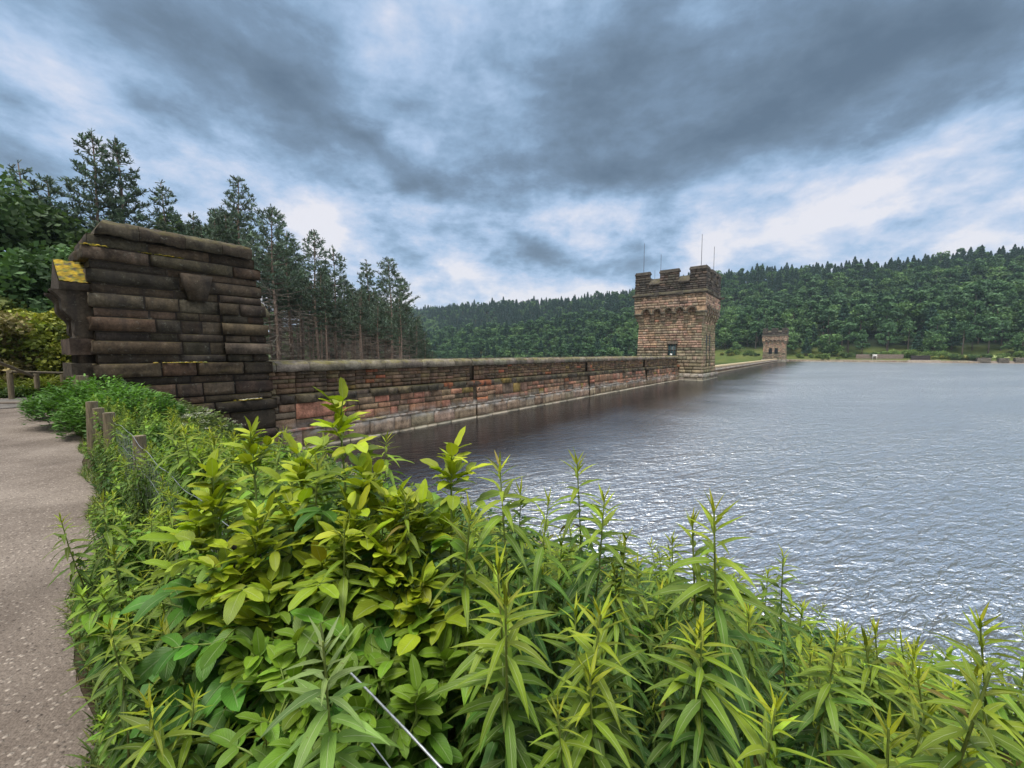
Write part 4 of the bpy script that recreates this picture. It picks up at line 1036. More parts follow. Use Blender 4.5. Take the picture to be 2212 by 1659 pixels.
for kd, n_ in (('conifer', 3), ('pine', 3), ('broad', 4)):
    for k_ in range(n_): FT[(kd, k_)] = far_tree(kd, 200+len(FT))
def tint_of(x, y):
    return 1
far_first = {}
SPECIES = {'conifer': ('spruce_tree', 'dark pointed conifer'), 'pine': ('pine_tree', 'round-headed dark pine'), 'broad': ('broadleaf_tree', 'leafy green broadleaf tree')}
def far_place(kd, k_, x, y, hh, label, group, wid=1.0):
    z = float(H(x, y)); key = (kd, k_)
    if key not in far_first:
        tr, cr = FT[key]; root = empty(SPECIES[kd][0], (x, y, z), label, 'tree', group)
        tr.build('trunk', M_BARK, root); cr.build('crown', M_CROWN, root); far_first[key] = root
    else:
        root = copy_tree(far_first[key]); root['label'] = label
        if group: root['group'] = group
        elif 'group' in root: del root['group']
        root.location = (x, y, z)
    root.rotation_euler = (0, 0, random.uniform(0, 6.28)); root.scale = (hh*wid, hh*wid, hh)
    return root
random.seed(21)
pts = []; stuff = {k_: [] for k_ in FT}
S0 = 292
for si in np.arange(S0, 640, 8.6):
    for aj in np.arange(-900, 330, 8.6):
        s_ = si+random.uniform(-3, 3); a_ = aj+random.uniform(-3, 3)
        p = FOOT+U*s_+V*a_
        if p[1] < 60: continue
        r_ = p[0]/p[1]
        if r_ < -.80 or r_ > 1.42: continue
        if s_ > 585 and random.random() < .5: continue
        pts.append((s_, a_, p[0], p[1], r_))
# forest edge also comes down into the valley behind the dam
for si in np.arange(235, 292, 7.5):
    for aj in np.arange(-330, -38, 7.5):
        s_ = si+random.uniform(-3, 3); a_ = aj+random.uniform(-3, 3); p = FOOT+U*s_+V*a_; r_ = p[0]/p[1]
        if -.40 < r_ < .47: pts.append((s_, a_, p[0], p[1], r_))
for si in np.arange(45, 236, 9.5):
    for aj in np.arange(-330, -50, 9.5):
        s_ = si+random.uniform(-4, 4); a_ = aj+random.uniform(-4, 4); p = FOOT+U*s_+V*a_; r_ = p[0]/max(1, p[1])
        if -.95 < r_ < -.12 and p[1] > 78: pts.append((s_, a_, p[0], p[1], r_))
pts.sort(key=lambda q_: math.hypot(q_[2], q_[3]))
# the wooded slope that rises behind and left of the path
for w_i in np.arange(-14, -66, -5.5):
    for l_i in np.arange(-55, 46, 5.5):
        if l_i > 8 and w_i > -22: continue
        p = WN*(w_i+random.uniform(-2, 2)+.367)+LD*(l_i+random.uniform(-2, 2))
        stuff[('broad', random.randrange(4))].append((p[0], p[1], float(H(p[0], p[1]))-.3, random.uniform(10, 16)))
nind = {'conifer': 0, 'pine': 0, 'broad': 0}
GRP = {'conifer': 'dark pointed conifers in the far hillside forest', 'pine': 'round-headed pines in the far hillside forest', 'broad': 'leafy trees in the far hillside forest'}
for (s_, a_, x, y, r_) in pts:
    v_ = float(wob(x, y, .021)); top_ = s_ > 430
    if r_ < .50: pr = (.75, .15, .10) if s_ > 440 else (.35, .40, .25)
    else: pr = (.85, .08, .07) if s_ > 490 else (.10, .48, .42)
    if v_ > .45: pr = (pr[0]*.3, pr[1]*.6, pr[2]+.5)
    kd = random.choices(('conifer', 'pine', 'broad'), pr)[0]; k_ = random.randrange({'conifer': 3, 'pine': 3, 'broad': 4}[kd])
    hh = {'conifer': 17.5, 'pine': 18, 'broad': 15.5}[kd]*random.uniform(.7, 1.25)*(1.0 if s_ > 310 else .8)*(.85 if s_ > 490 else 1)
    if s_ > 540 and random.random() < .05: hh *= 1.35
    if nind[kd] < 95 and (r_ > .5 or s_ < 300):
        nind[kd] += 1
        far_place(kd, k_, x, y, hh, SPECIES[kd][1]+' in the dense forest on the far hillside', GRP[kd], 1.1)
    else: stuff[(kd, k_)].append((x, y, float(H(x, y)), hh))
# everything beyond: one object of forest, instanced from point data with per-tree scale
def forest_stuff():
    allp = []; idx = []; keys = list(FT.keys())
    for n_, key in enumerate(keys):
        for q_ in stuff[key]: allp.append(q_); idx.append(n_)
    me = bpy.data.meshes.new('forest_points'); A = np.array(allp)
    me.vertices.add(len(A)); me.vertices.foreach_set('co', A[:, :3].astype(np.float32).ravel())
    at_ = me.attributes.new('hh', 'FLOAT', 'POINT'); at_.data.foreach_set('value', A[:, 3].astype(np.float32))
    at_ = me.attributes.new('kind_i', 'INT', 'POINT'); at_.data.foreach_set('value', np.array(idx, np.int32))
    at_ = me.attributes.new('rz', 'FLOAT', 'POINT'); at_.data.foreach_set('value', (rng.random(len(A))*6.28).astype(np.float32))
    o = bpy.data.objects.new('hillside_forest', me); COL.objects.link(o)
    tag(o, 'dense mixed forest covering the far hillside up to its skyline', 'forest', kind='stuff')
    tree = bpy.data.node_groups.new('forest_scatter', 'GeometryNodeTree')
    tree.interface.new_socket('Geometry', in_out='INPUT', socket_type='NodeSocketGeometry'); tree.interface.new_socket('Geometry', in_out='OUTPUT', socket_type='NodeSocketGeometry')
    N_ = tree.nodes; L_ = tree.links
    gi = N_.new('NodeGroupInput'); go = N_.new('NodeGroupOutput'); join = N_.new('GeometryNodeJoinGeometry')
    for n_, key in enumerate(keys):
        ch = far_first[key].children; parts = N_.new('GeometryNodeJoinGeometry')
        for c_ in ch:
            oi = N_.new('GeometryNodeObjectInfo'); oi.inputs['Object'].default_value = c_; oi.transform_space = 'ORIGINAL'; L_.new(oi.outputs['Geometry'], parts.inputs[0])
        ip = N_.new('GeometryNodeInstanceOnPoints'); L_.new(gi.outputs[0], ip.inputs['Points']); L_.new(parts.outputs[0], ip.inputs['Instance'])
        na = N_.new('GeometryNodeInputNamedAttribute'); na.data_type = 'INT'; na.inputs['Name'].default_value = 'kind_i'
        cmp = N_.new('FunctionNodeCompare'); cmp.data_type = 'INT'; cmp.operation = 'EQUAL'; L_.new(na.outputs['Attribute'], cmp.inputs[2]); cmp.inputs[3].default_value = n_
        L_.new(cmp.outputs[0], ip.inputs['Selection'])
        nh = N_.new('GeometryNodeInputNamedAttribute'); nh.data_type = 'FLOAT'; nh.inputs['Name'].default_value = 'hh'; L_.new(nh.outputs['Attribute'], ip.inputs['Scale'])
        nz = N_.new('GeometryNodeInputNamedAttribute'); nz.data_type = 'FLOAT'; nz.inputs['Name'].default_value = 'rz'
        cb = N_.new('ShaderNodeCombineXYZ'); L_.new(nz.outputs['Attribute'], cb.inputs[2]); L_.new(cb.outputs[0], ip.inputs['Rotation'])
        L_.new(ip.outputs[0], join.inputs[0])
    L_.new(join.outputs[0], go.inputs[0])
    md = o.modifiers.new('scatter', 'NODES'); md.node_group = tree
for key in FT:
    if key not in far_first: far_place(key[0], key[1], *(FOOT+U*330+V*random.uniform(-20, 60))[:2], 12, SPECIES[key[0]][1]+' in the dense forest on the far hillside', GRP[key[0]], 1.1)
forest_stuff()

# -- trees, hedges and objects along the far shore
def shore(px, s_):           # point on the far bank under a pixel column
    r_ = (px-1106)/F; # X = r Y ; s = .6072 X + .7946 Y
    Y_ = s_/(.6072*r_+.7946); return r_*Y_, Y_
for n_, (px, s_, hh, w_, kd, lab) in enumerate([
        (1788, 288, 13, 1.2, 'broad', 'large rounded green tree on the far bank just right of the small tower'),
        (1612, 300, 11, 1.0, 'broad', 'rounded green tree between the two towers'),
        (1590, 285, 7, 1.3, 'broad', 'bright bush-like tree beside the edge of the near tower'),
        (2010, 300, 10, 1.2, 'broad', 'rounded paler tree above the long hedge on the far bank'),
        (2205, 288, 12, 1.1, 'broad', 'tree at the right edge of the picture on the far bank'),
        (1745, 296, 9, 1.2, 'broad', 'small rounded tree directly beside the small tower'),
        (1832, 585, 22, 1.0, 'conifer', 'lone tall conifer standing proud on the skyline')]):
    x, y = shore(px, s_); far_place(kd, n_ % (4 if kd == 'broad' else 3), x, y, hh, lab, None, w_)
def hedge(px, s_, L, hgt, dep, base, hi, lab, n=5000):
    x, y = shore(px, s_); z = float(H(x, y)); mb_ = MB(); bl = []
    for k_ in range(max(5, int(L/1.3))):
        t_ = random.uniform(-.5, .5)*L; p = V*t_+U*random.uniform(-.5, .5)*dep
        bl.append((p[0], p[1], hgt*random.uniform(.25, .6), hgt*random.uniform(.35, .55)))
    blob_crown(mb_, bl, n, .28, base, hi, 0, .8)
    st_ = MB()
    for b_ in bl: tube(st_, [[b_[0], b_[1], -.3], [b_[0], b_[1], b_[2]]], [.05, .02], 4, (.07, .06, .05))
    root = empty('hedge' if L > 9 else 'bush', (x, y, z), lab, 'hedge' if L > 9 else 'bush')
    st_.build('stem', M_BARK, root); mb_.build('foliage', M_CROWN, root)
LG = ((.07, .12, .03), (.17, .25, .07)); MG = ((.045, .085, .03), (.11, .17, .06)); OG = ((.12, .13, .03), (.24, .24, .06))
for (px, s_, L, hg, dp, cc_, lab, n_) in [
        (1960, 281, 26, 4.2, 4, LG, 'long bright green hedge on the far bank above the stone blocks', 9000),
        (1850, 279, 13, 3.4, 3, MG, 'green hedge on the far bank right of the large rounded tree', 5000),
        (1755, 279, 14, 2.8, 3, LG, 'low green hedge on the far bank beside the small tower', 5000),
        (2060, 277, 22, 2.0, 3, OG, 'low yellow-brown scrub hedge on the far bank near the right', 5000),
        (2105, 276, 15, 2.6, 3, MG, 'dark green scrub over the rocky outcrops on the far bank', 5000),
        (2185, 280, 10, 3.4, 3, LG, 'bright green hedge near the right edge on the far bank', 4000),
        (1600, 281, 16, 3.0, 4, LG, 'bright low hedge seen over the weir between the towers', 5000),
        (1570, 276, 8, 2.2, 4, OG, 'yellowish bush at the right side of the near tower', 3000),
        (1620, 276, 9, 1.8, 3, MG, 'low dark bush at the far end of the weir', 3000),
        (2000, 275.5, 7, 1.3, 2, MG, 'small bush above the waterline left of the pale slab', 2500),
        (1795, 274.5, 8, 1.2, 2, LG, 'small bush on the stony edge below the large rounded tree', 2500)]:
    hedge(px, s_, L, hg, dp, cc_[0], cc_[1], lab, n_)
def bank_rock(px, s_, L, hgt, dp, col, lab, nm='boulder', amp=.42, cat='rock'):
    x, y = shore(px, s_); z = float(H(x, y)); mb_ = MB(); o = -V*L/2-U*dp/2-ZU*.6
    rockbox(mb_, o, V*L, U*dp, ZU*(hgt+.6), 10, 5, 5, amp, col); tag(mb_.build(nm, M_ROCK, smooth=True), lab, cat).location = (x, y, z)
bank_rock(2122, 273.0, 4.0, 1.5, 3, (.095, .085, .07), 'left of three brown rock outcrops at the far waterline')
bank_rock(2165, 273.0, 3.0, 1.3, 3, (.09, .08, .065), 'middle of three brown rock outcrops at the far waterline')
bank_rock(2203, 273.0, 3.5, 1.6, 3, (.095, .085, .068), 'right of three brown rock outcrops at the far waterline, by the picture edge')
bank_rock(1994, 272.4, 11, .75, 2, (.27, .23, .19), 'pale flat concrete slab at the far waterline', 'concrete_slab', .05, 'slab')
bank_rock(1986, 274.2, 6.5, 2.0, 1.5, (.03, .026, .025), 'dark low shelter-like block behind the pale slab on the far shore', 'dark_block', .12, 'block')
bank_rock(1897, 277.5, 18, 2.2, 1, (.15, .12, .10), 'low brown stone wall on the far bank between two hedges', 'stone_wall', .08, 'wall')
bw = MB()
x, y = shore(1888, 275.5); z = float(H(x, y))
box(bw, -V*.9+ZU*.45, V*1.8, U*.5, ZU*.12, (.7, .68, .66)); box(bw, -V*.9+U*.45+ZU*.7, V*1.8, U*.08, ZU*.6, (.7, .68, .66))
ben = empty('bench', (x, y, z+1.0), 'small pale bench on the far bank in front of the low brown wall', 'bench')
bw.build('seat', M_ROCK, ben); b2 = MB()
for q_ in (-.8, .7): box(b2, V*q_-ZU*1.2, V*.12, U*.4, ZU*1.65, (.6, .58, .56))
b2.build('leg', M_ROCK, ben)
# retaining kerb of stone along the far waterline
kb = MB(); course(kb, FOOT+U*271.6, V, -U, 4, 75, -.6, .75, .2, None, lambda u, z: jitter((.16, .135, .115), .25), 2.2, .5, dens=2)
box(kb, dam(271.6, 4, -.6), V*71, U*1.2, ZU*1.3, (.15, .125, .105))
tag(kb.build('shore_wall', M_WALL, loc=dam(271.6, 4, 0)), 'low brown stone edging along the far waterline beside the small tower', 'wall')
fl = MB(); x0_, y0_ = shore(2062, 284); rr_ = np.linspace(-17, 17, 12)
ctr = np.array([x0_, y0_, 0])
a_ = [ctr+V*t_-U*1.5 for t_ in rr_]; b_ = [ctr+V*t_+U*5 for t_ in rr_]
for p in a_+b_: p[2] = float(H(p[0], p[1]))+.15
b_ = [p+ZU*.55 for p in b_]
i = np.arange(11); fl.add(a_+b_, np.stack([i, i+1, i+13, i+12], -1), (.22, .27, .10)); tag(fl.build('grass_field', M_ROCK), 'pale mown grass', 'grass', kind='structure')

# ------------------------------------------------------------------ plants of the near bank
def shape_w(t, kind):
    if kind == 'lance': return np.sin(math.pi*np.clip(t, 0, 1)**.62)**.9*(1-.25*t)
    if kind == 'ovate': return (np.clip(t, 0, 1)**.55)*((1-t)**.62)*1.75*(1-.18*t)
    if kind == 'round': return np.sin(math.pi*t**.8)**.65
    return np.sin(math.pi*t)
def leaves(mb, P, D, L, Wd, droop, C, kind='lance', rows=7, fold=.35, roll=None, wave=.0, tipcol=None):
    """curved, folded leaf blades. P base, D start direction, L length, Wd half width, droop bend (radians-like), C colour"""
    P = np.asarray(P, float).reshape(-1, 3); n = len(P); D = unit(np.asarray(D, float).reshape(-1, 3)); L = np.broadcast_to(L, (n,)); Wd = np.broadcast_to(Wd, (n,)); droop = np.broadcast_to(droop, (n,))
    S = unit(np.cross(D, ZU)+1e-4*rng.normal(size=(n, 3)))
    rl = (rng.random(n)-.5)*.7 if roll is None else np.broadcast_to(roll, (n,))
    N0 = unit(np.cross(S, D)); S = S*np.cos(rl)[:, None]+N0*np.sin(rl)[:, None]
    t = np.linspace(0, 1, rows)
    cen = np.zeros((n, rows, 3)); dirs = np.zeros((n, rows, 3)); cur = P.copy(); d_ = D.copy(); dn_ = ZU*-1
    for k_ in range(rows):
        cen[:, k_] = cur; dirs[:, k_] = d_
        d_ = unit(d_+dn_*(droop/(rows-1))[:, None]*1.0); cur = cur+d_*(L/(rows-1))[:, None]
    nrm = unit(np.cross(np.broadcast_to(S[:, None], dirs.shape), dirs))
    w = shape_w(t, kind)[None]*Wd[:, None]
    wv = wave*Wd[:, None]*np.sin(t[None]*14+rng.random((n, 1))*6)
    f_ = fold*(.4+.9*rng.random((n, 1)))
    le = cen-S[:, None]*(w*np.cos(f_))[..., None]+nrm*(w*np.sin(f_)+wv)[..., None]
    re = cen+S[:, None]*(w*np.cos(f_))[..., None]+nrm*(w*np.sin(f_)-wv)[..., None]
    v = np.stack([le, cen, re], 2)                       # n, rows, 3, xyz
    uv = np.zeros((n, rows, 3, 2)); uv[..., 0] = [0, .5, 1]; uv[..., 1] = t[None, :, None]
    i = np.arange(n)[:, None, None]*rows*3; r_ = np.arange(rows-1)[None, :, None]*3; c_ = np.arange(2)[None, None]
    a = i+r_+c_; f = np.stack([a, a+1, a+4, a+3], -1).reshape(-1, 4)
    C = np.broadcast_to(C, (n, 3)); cv = np.repeat(C, rows*3, 0).reshape(n, rows, 3, 3).copy()
    if tipcol is not None: cv = cv*(1-t[None, :, None, None]*.4)+np.asarray(tipcol)*t[None, :, None, None]*.4
    mb.add(v.reshape(-1, 3), f, cv.reshape(-1, 3), uv.reshape(-1, 2))
YTIP, GMID, GBLU = np.array([.34, .38, .020]), np.array([.092, .190, .022]), np.array([.034, .105, .028])  # GBLU: older bluish lower leaves, with canopy shade darkened into the colour

def willowherb(h, leafL, seed, lean=(0, 0), dense=1.0, leafy_from=.12, wfac=.088, tipc=YTIP, mid=GMID, low=GBLU, branch=0, rows=7, sp=None):
    """upright stem with spirally set narrow leaves, erect yellow-green ones in the tip. base at origin"""
    rs = np.random.default_rng(seed); st, fo, tp = MB(), MB(), MB()
    zs = np.linspace(0, 1, 9); wob_ = rs.normal(size=2)*.02
    path = lambda t_: np.stack([lean[0]*t_**1.6+wob_[0]*np.sin(t_*5)*h, lean[1]*t_**1.6+wob_[1]*np.sin(t_*4)*h, h*t_], -1)
    rad_ = .0048*(leafL/.12)**.4
    red = np.array([.16, .085, .04]); grn = np.array([.15, .20, .045])
    tube(st, path(zs), rad_*(1-.65*zs), 6, np.array([red*(1-z_)+grn*z_ for z_ in zs]))
    def head(pathf, h_, lf, from_):
        sp_ = (sp or .0145)/dense*(lf/.12)**.5; m = int(h_*(1-from_)/sp_*1.5)
        k_ = np.arange(m); t_ = 1-(1-from_)*(1-k_/m)**1.4
        d = (1-t_)*h_                                    # distance below the tip
        a = k_*2.399+rs.random()*6+rs.normal(size=m)*.25
        young = np.exp(-d/(.75*lf))
        P = pathf(t_); el = np.clip(-.08+.50*np.exp(-d/(1.1*lf))+.72*young**1.5+rs.normal(size=m)*.17, -.5, 1.35)
        D = np.stack([np.cos(a)*np.cos(el), np.sin(a)*np.cos(el), np.sin(el)], -1)
        L = lf*(.36+.64*np.clip(d/(1.1*lf), 0, 1))*(1-.25*np.clip((d-3*lf)/(5*lf), 0, 1))*(.8+.4*rs.random(m))
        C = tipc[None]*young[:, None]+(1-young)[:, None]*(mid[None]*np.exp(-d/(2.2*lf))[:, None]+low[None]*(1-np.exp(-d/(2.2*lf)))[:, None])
        C = C*(.65+.65*rs.random((m, 1)))*(1+.05*rs.normal(size=(m, 3)))
        old = rs.random(m) < .012*(1-young); C[old] = np.array([.20, .16, .03])*rs.uniform(.5, 1.1)
        dr = (.55+1.5*rs.random(m))*(1-young)*.95
        y = young > .45
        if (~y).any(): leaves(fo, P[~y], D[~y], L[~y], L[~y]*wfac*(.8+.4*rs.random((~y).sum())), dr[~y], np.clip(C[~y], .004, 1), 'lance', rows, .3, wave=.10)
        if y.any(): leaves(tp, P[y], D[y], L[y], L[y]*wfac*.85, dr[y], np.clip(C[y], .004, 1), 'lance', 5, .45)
    head(path, h, leafL, leafy_from)
    for b_ in range(branch):
        t0 = rs.uniform(.45, .8); p0 = path(np.array([t0]))[0]; a = rs.random()*6.28; bh = h*(1-t0)*rs.uniform(.6, .95)
        bp = lambda t_, p0=p0, a=a, bh=bh: p0+np.stack([np.cos(a)*.22*bh*np.sqrt(t_), np.sin(a)*.22*bh*np.sqrt(t_), bh*t_], -1)
        tube(st, bp(zs), rad_*.6*(1-.6*zs), 5, grn); head(bp, bh, leafL*.75, .15)
    return st, fo, tp
def herb_object(name, label, cat, group, loc, parts, mats=(None, None, None)):
    st, fo, tp = parts; root = empty(name, tuple(loc), label, cat, group)
    st.build('stem', M_STEM, root, smooth=True); fo.build('foliage', M_HERB, root, smooth=True)
    if tp.v: tp.build('shoot_tip', M_HERB, root, smooth=True)
    return root
# ---- hand-placed willowherbs: (tip px, tip py, forward distance, leaf length, branches, label)
HERO = [(1545, 1078, .80, .165, 1, 'tallest front willowherb right of centre, with broad arching leaves and a reddish stem'),
        (1088, 978, 1.00, .16, 2, 'willowherb with a twin yellow tip just right of the elder leaves'),
        (1248, 967, 1.12, .15, 0, 'slender willowherb standing out alone against the bright water'),
        (1290, 1045, .98, .14, 1, 'willowherb with upright leaves close right of the slender lone one'),
        (1436, 1132, 1.30, .11, 0, 'small willowherb tip rising left of the tallest front willowherb'),
        (1736, 1172, 1.05, .10, 0, 'thin willowherb standing isolated against the water at right of centre'),
        (1880, 1330, .98, .12, 1, 'willowherb with a stout yellow bud, left one of the two in the right corner'),
        (2095, 1302, .85, .15, 1, 'large windblown willowherb with yellow heart near the right edge'),
        (2005, 1430, .82, .13, 0, 'willowherb leaning left just below the large windblown one'),
        (1760, 1335, .88, .12, 1, 'bushy willowherb directly below the thin isolated one'),
        (1625, 1290, .95, .12, 0, 'willowherb half hidden right behind the tallest front willowherb'),
        (1180, 1120, 1.25, .12, 0, 'low willowherb between the twin-tipped and the slender lone one'),
        (1345, 1210, .95, .13, 1, 'willowherb with drooping leaves below the upright-leaved one'),
        (708, 1330, .62, .14, 0, 'pale hairy young shoot standing in front of the dark elder shade'),
        (1060, 1200, .82, .17, 0, 'willowherb with long hanging strap leaves at the centre front'),
        (1290, 1420, .66, .14, 0, 'dark-leaved willowherb low in the front centre'),
        (1440, 1330, .78, .13, 0, 'willowherb low between the centre and the tallest front one'),
        (820, 912, 1.55, .12, 0, 'yellow-tipped willowherb peeking from behind the elder against the dam wall'),
        (1950, 1345, 1.2, .11, 0, 'small willowherb tip between the two large right-corner ones'),
        (2180, 1450, .75, .15, 0, 'willowherb bent to the right at the right picture edge'),
        (1700, 1480, .62, .14, 0, 'willowherb with wide spread leaves low in the right foreground'),
        (1890, 1530, .60, .14, 0, 'willowherb at the bottom edge right of centre'),
        (2075, 1560, .60, .13, 0, 'lowest willowherb in the bottom right corner'),
        (305, 1255, 1.55, .11, 0, 'short willowherb with yellow tip at the path edge left of the netting'),
        (240, 1075, 2.8, .12, 1, 'leafy willowherb leaning over the gravel at the path edge'),
        (345, 1000, 2.3, .12, 1, 'bushy willowherb left of the elder with pale tips'),
        (420, 890, 3.4, .13, 1, 'tall willowherb among the hedge below the pier foot'),
        (505, 905, 2.6, .12, 1, 'bright willowherb just left of the elder top')]
for n_, (px, py, D, lf, br_, lab) in enumerate(HERO):
    tip = at(px, py+34, D); lean = ((rng.random()-.5)*.14, (rng.random()-.5)*.10)
    if px > 1900: lean = (-.16, .02)
    bx, by = tip[0]-lean[0], tip[1]-lean[1]
    if by < .42: by = .42
    bz = float(H(bx, by))-.02; h = tip[2]-bz
    pale = px == 708
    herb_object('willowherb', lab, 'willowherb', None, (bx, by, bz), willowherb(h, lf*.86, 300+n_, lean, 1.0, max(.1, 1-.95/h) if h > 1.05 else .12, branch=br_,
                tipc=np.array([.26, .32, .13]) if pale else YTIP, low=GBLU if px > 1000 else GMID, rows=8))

# ---- elder: woody stems carrying opposite pinnate leaves
def elder(mbs, base, tip, seed, leafl=.095, n_nodes=7, first=.35, yel=1.0, rad_=.009):
    rs = np.random.default_rng(seed); st, fo, yo = mbs
    base = np.asarray(base, float); tip = np.asarray(tip, float); bow = rs.normal(size=3)*.04; bow[2] = 0
    ts = np.linspace(0, 1, 12); path = lambda t_: base+(tip-base)*np.asarray(t_)[..., None]+bow*np.sin(np.asarray(t_)*math.pi)[..., None]*2
    tube(st, path(ts), rad_*(1-.66*ts), 7, np.array([np.array([.11, .09, .05])*(1-t_)+np.array([.14, .20, .04])*t_ for t_ in ts]))
    ax = unit(tip-base); a0 = rs.random()*3.14
    for k_ in range(n_nodes):
        t0 = first+(1-first)*(k_/(n_nodes-1))**.62; p0 = path(t0); y = max(0, (t0-.80)/.20)*yel
        for sd_ in (0, 1):
            a = a0+k_*1.57+sd_*3.14159+rs.normal()*.25
            out = np.array([math.cos(a), math.sin(a), 0]); el = .25+1.05*((t0-first)/(1-first))**3.0+rs.normal()*.12
            d = unit(out*math.cos(el)+ZU*math.sin(el)); rl = (.165-.07*max(0, (t0-.8)/.2))*rs.uniform(.8, 1.15)*leafl/.095
            m = 3 if rs.random() < .45 else 2
            tt = np.linspace(0, 1, 7); Q = p0+d*rl*tt[:, None]-ZU*(.22*rl*tt**2)[:, None]
            tube(st, Q, .0026*(1-.4*tt), 5, (.15, .21, .05), cap=False)
            de = unit(Q[-1]-Q[-2]); sv = unit(np.cross(de, ZU)); up_ = np.cross(sv, de)
            P_, D_, L_ = [Q[-1]], [unit(de-ZU*.1)], [leafl*1.15*rs.uniform(.9, 1.15)]
            for j_ in range(m):
                tj = .42+.5*j_/max(1, m-1) if m > 1 else .6
                pj = p0+d*rl*tj-ZU*(.22*rl*tj**2)
                for s_ in (-1, 1): P_.append(pj); D_.append(unit(de*.55+sv*s_*.95+up_*rs.uniform(-.1, .3))); L_.append(leafl*rs.uniform(.75, 1.05))
            L_ = np.array(L_)*(1-.25*y); n = len(P_)
            yc = np.array([.30, .37, .022]); gc = np.array([.066, .170, .022]); bc = np.array([.018, .062, .022])  # bc: old leaves low on the stem, shade put into their colour
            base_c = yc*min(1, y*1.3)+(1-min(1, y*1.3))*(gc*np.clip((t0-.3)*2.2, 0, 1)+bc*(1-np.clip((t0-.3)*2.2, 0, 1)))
            C = base_c[None]*(.62+.65*rs.random((n, 1)))*(1+.05*rs.normal(size=(n, 3)))
            D_ = unit(np.array(D_)+.22*rs.normal(size=(n, 3)))
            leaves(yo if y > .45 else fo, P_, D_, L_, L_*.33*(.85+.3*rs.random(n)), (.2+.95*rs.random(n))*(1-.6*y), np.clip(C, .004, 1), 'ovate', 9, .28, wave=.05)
def rosette(yo, tip, seed, n, L0):
    rs = np.random.default_rng(seed); a = np.arange(n)*2.399+rs.random()*6; el = np.linspace(1.35, .45, n)+rs.normal(size=n)*.12
    D = np.stack([np.cos(a)*np.cos(el), np.sin(a)*np.cos(el), np.sin(el)], -1); L = L0*np.linspace(.6, 1.05, n)*(.85+.3*rs.random(n))
    C = np.array([.31, .38, .020])[None]*(.7+.5*rs.random((n, 1)))
    leaves(yo, np.asarray(tip)[None]-ZU*np.linspace(0, .05, n)[:, None], D, L, L*.26, .2+.7*rs.random(n)*np.linspace(.2, 1.2, n), C, 'ovate', 8, .5, wave=.05)
ELD = [('tall central elder shrub with bright yellow-green top leaves against the dam wall', (720, 2.0),
        [(735, 856, 1.25), (655, 965, 1.25), (795, 1000, 1.15), (760, 1090, 1.05), (850, 1065, 1.1), (700, 1190, 1.05), (640, 1075, 1.15)]),
       ('left elder shrub with broad arching leaves overhanging the netting post', (560, 1.5),
        [(462, 1015, 1.1), (545, 915, 1.45), (430, 1100, 1.15), (560, 1100, 1.05), (500, 1200, 1.0), (585, 1260, .98)]),
       ('right elder shrub leaning towards the water with a forked top of oval leaves', (870, 1.2),
        [(975, 955, 1.15), (905, 1075, 1.1), (950, 1110, 1.15), (850, 1180, 1.0), (905, 1250, .98)]),
       ('low shaded elder with large dull green leaflets at the front centre', (690, .8),
        [(640, 1400, .85), (730, 1440, .85), (820, 1480, .85), (590, 1340, .95), (880, 1370, .95), (760, 1320, 1.0), (960, 1440, .9), (660, 1550, .75), (560, 1440, .85), (780, 1560, .75), (900, 1530, .8), (620, 1480, .8), (850, 1420, .9)])]
for n_, (lab, (bpx, bD), tips) in enumerate(ELD):
    T_ = [at(px, py+(58 if n_ < 3 else 20), D) for px, py, D in tips]; cen_ = np.mean(T_, 0)
    gx_, gy_ = cen_[0]*1.0, max(cen_[1]*1.0, .62); gz_ = float(H(gx_, gy_)); mbs = (MB(), MB(), MB())
    for k_, tp_ in enumerate(T_):
        b_ = np.array([gx_+(tp_[0]-gx_)*.35, max(.5, gy_+(tp_[1]-gy_)*.35), gz_-.03])
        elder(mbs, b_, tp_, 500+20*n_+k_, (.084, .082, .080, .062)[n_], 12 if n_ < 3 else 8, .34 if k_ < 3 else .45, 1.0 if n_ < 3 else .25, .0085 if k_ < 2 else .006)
    for k_, tp_ in enumerate(T_):
        if n_ < 3: rosette(mbs[2], tp_, 700+20*n_+k_, 11, .085)
    root = empty('elder_shrub', (gx_, gy_, gz_), lab, 'shrub'); off = (gx_, gy_, gz_)
    for mb_, nm, mt in ((mbs[0], 'stem', M_STEM), (mbs[1], 'foliage', M_LEAF), (mbs[2], 'young_foliage', M_LEAF)):
        if mb_.v: o = mb_.build(nm, mt, loc=off, smooth=True); adopt(o, root)

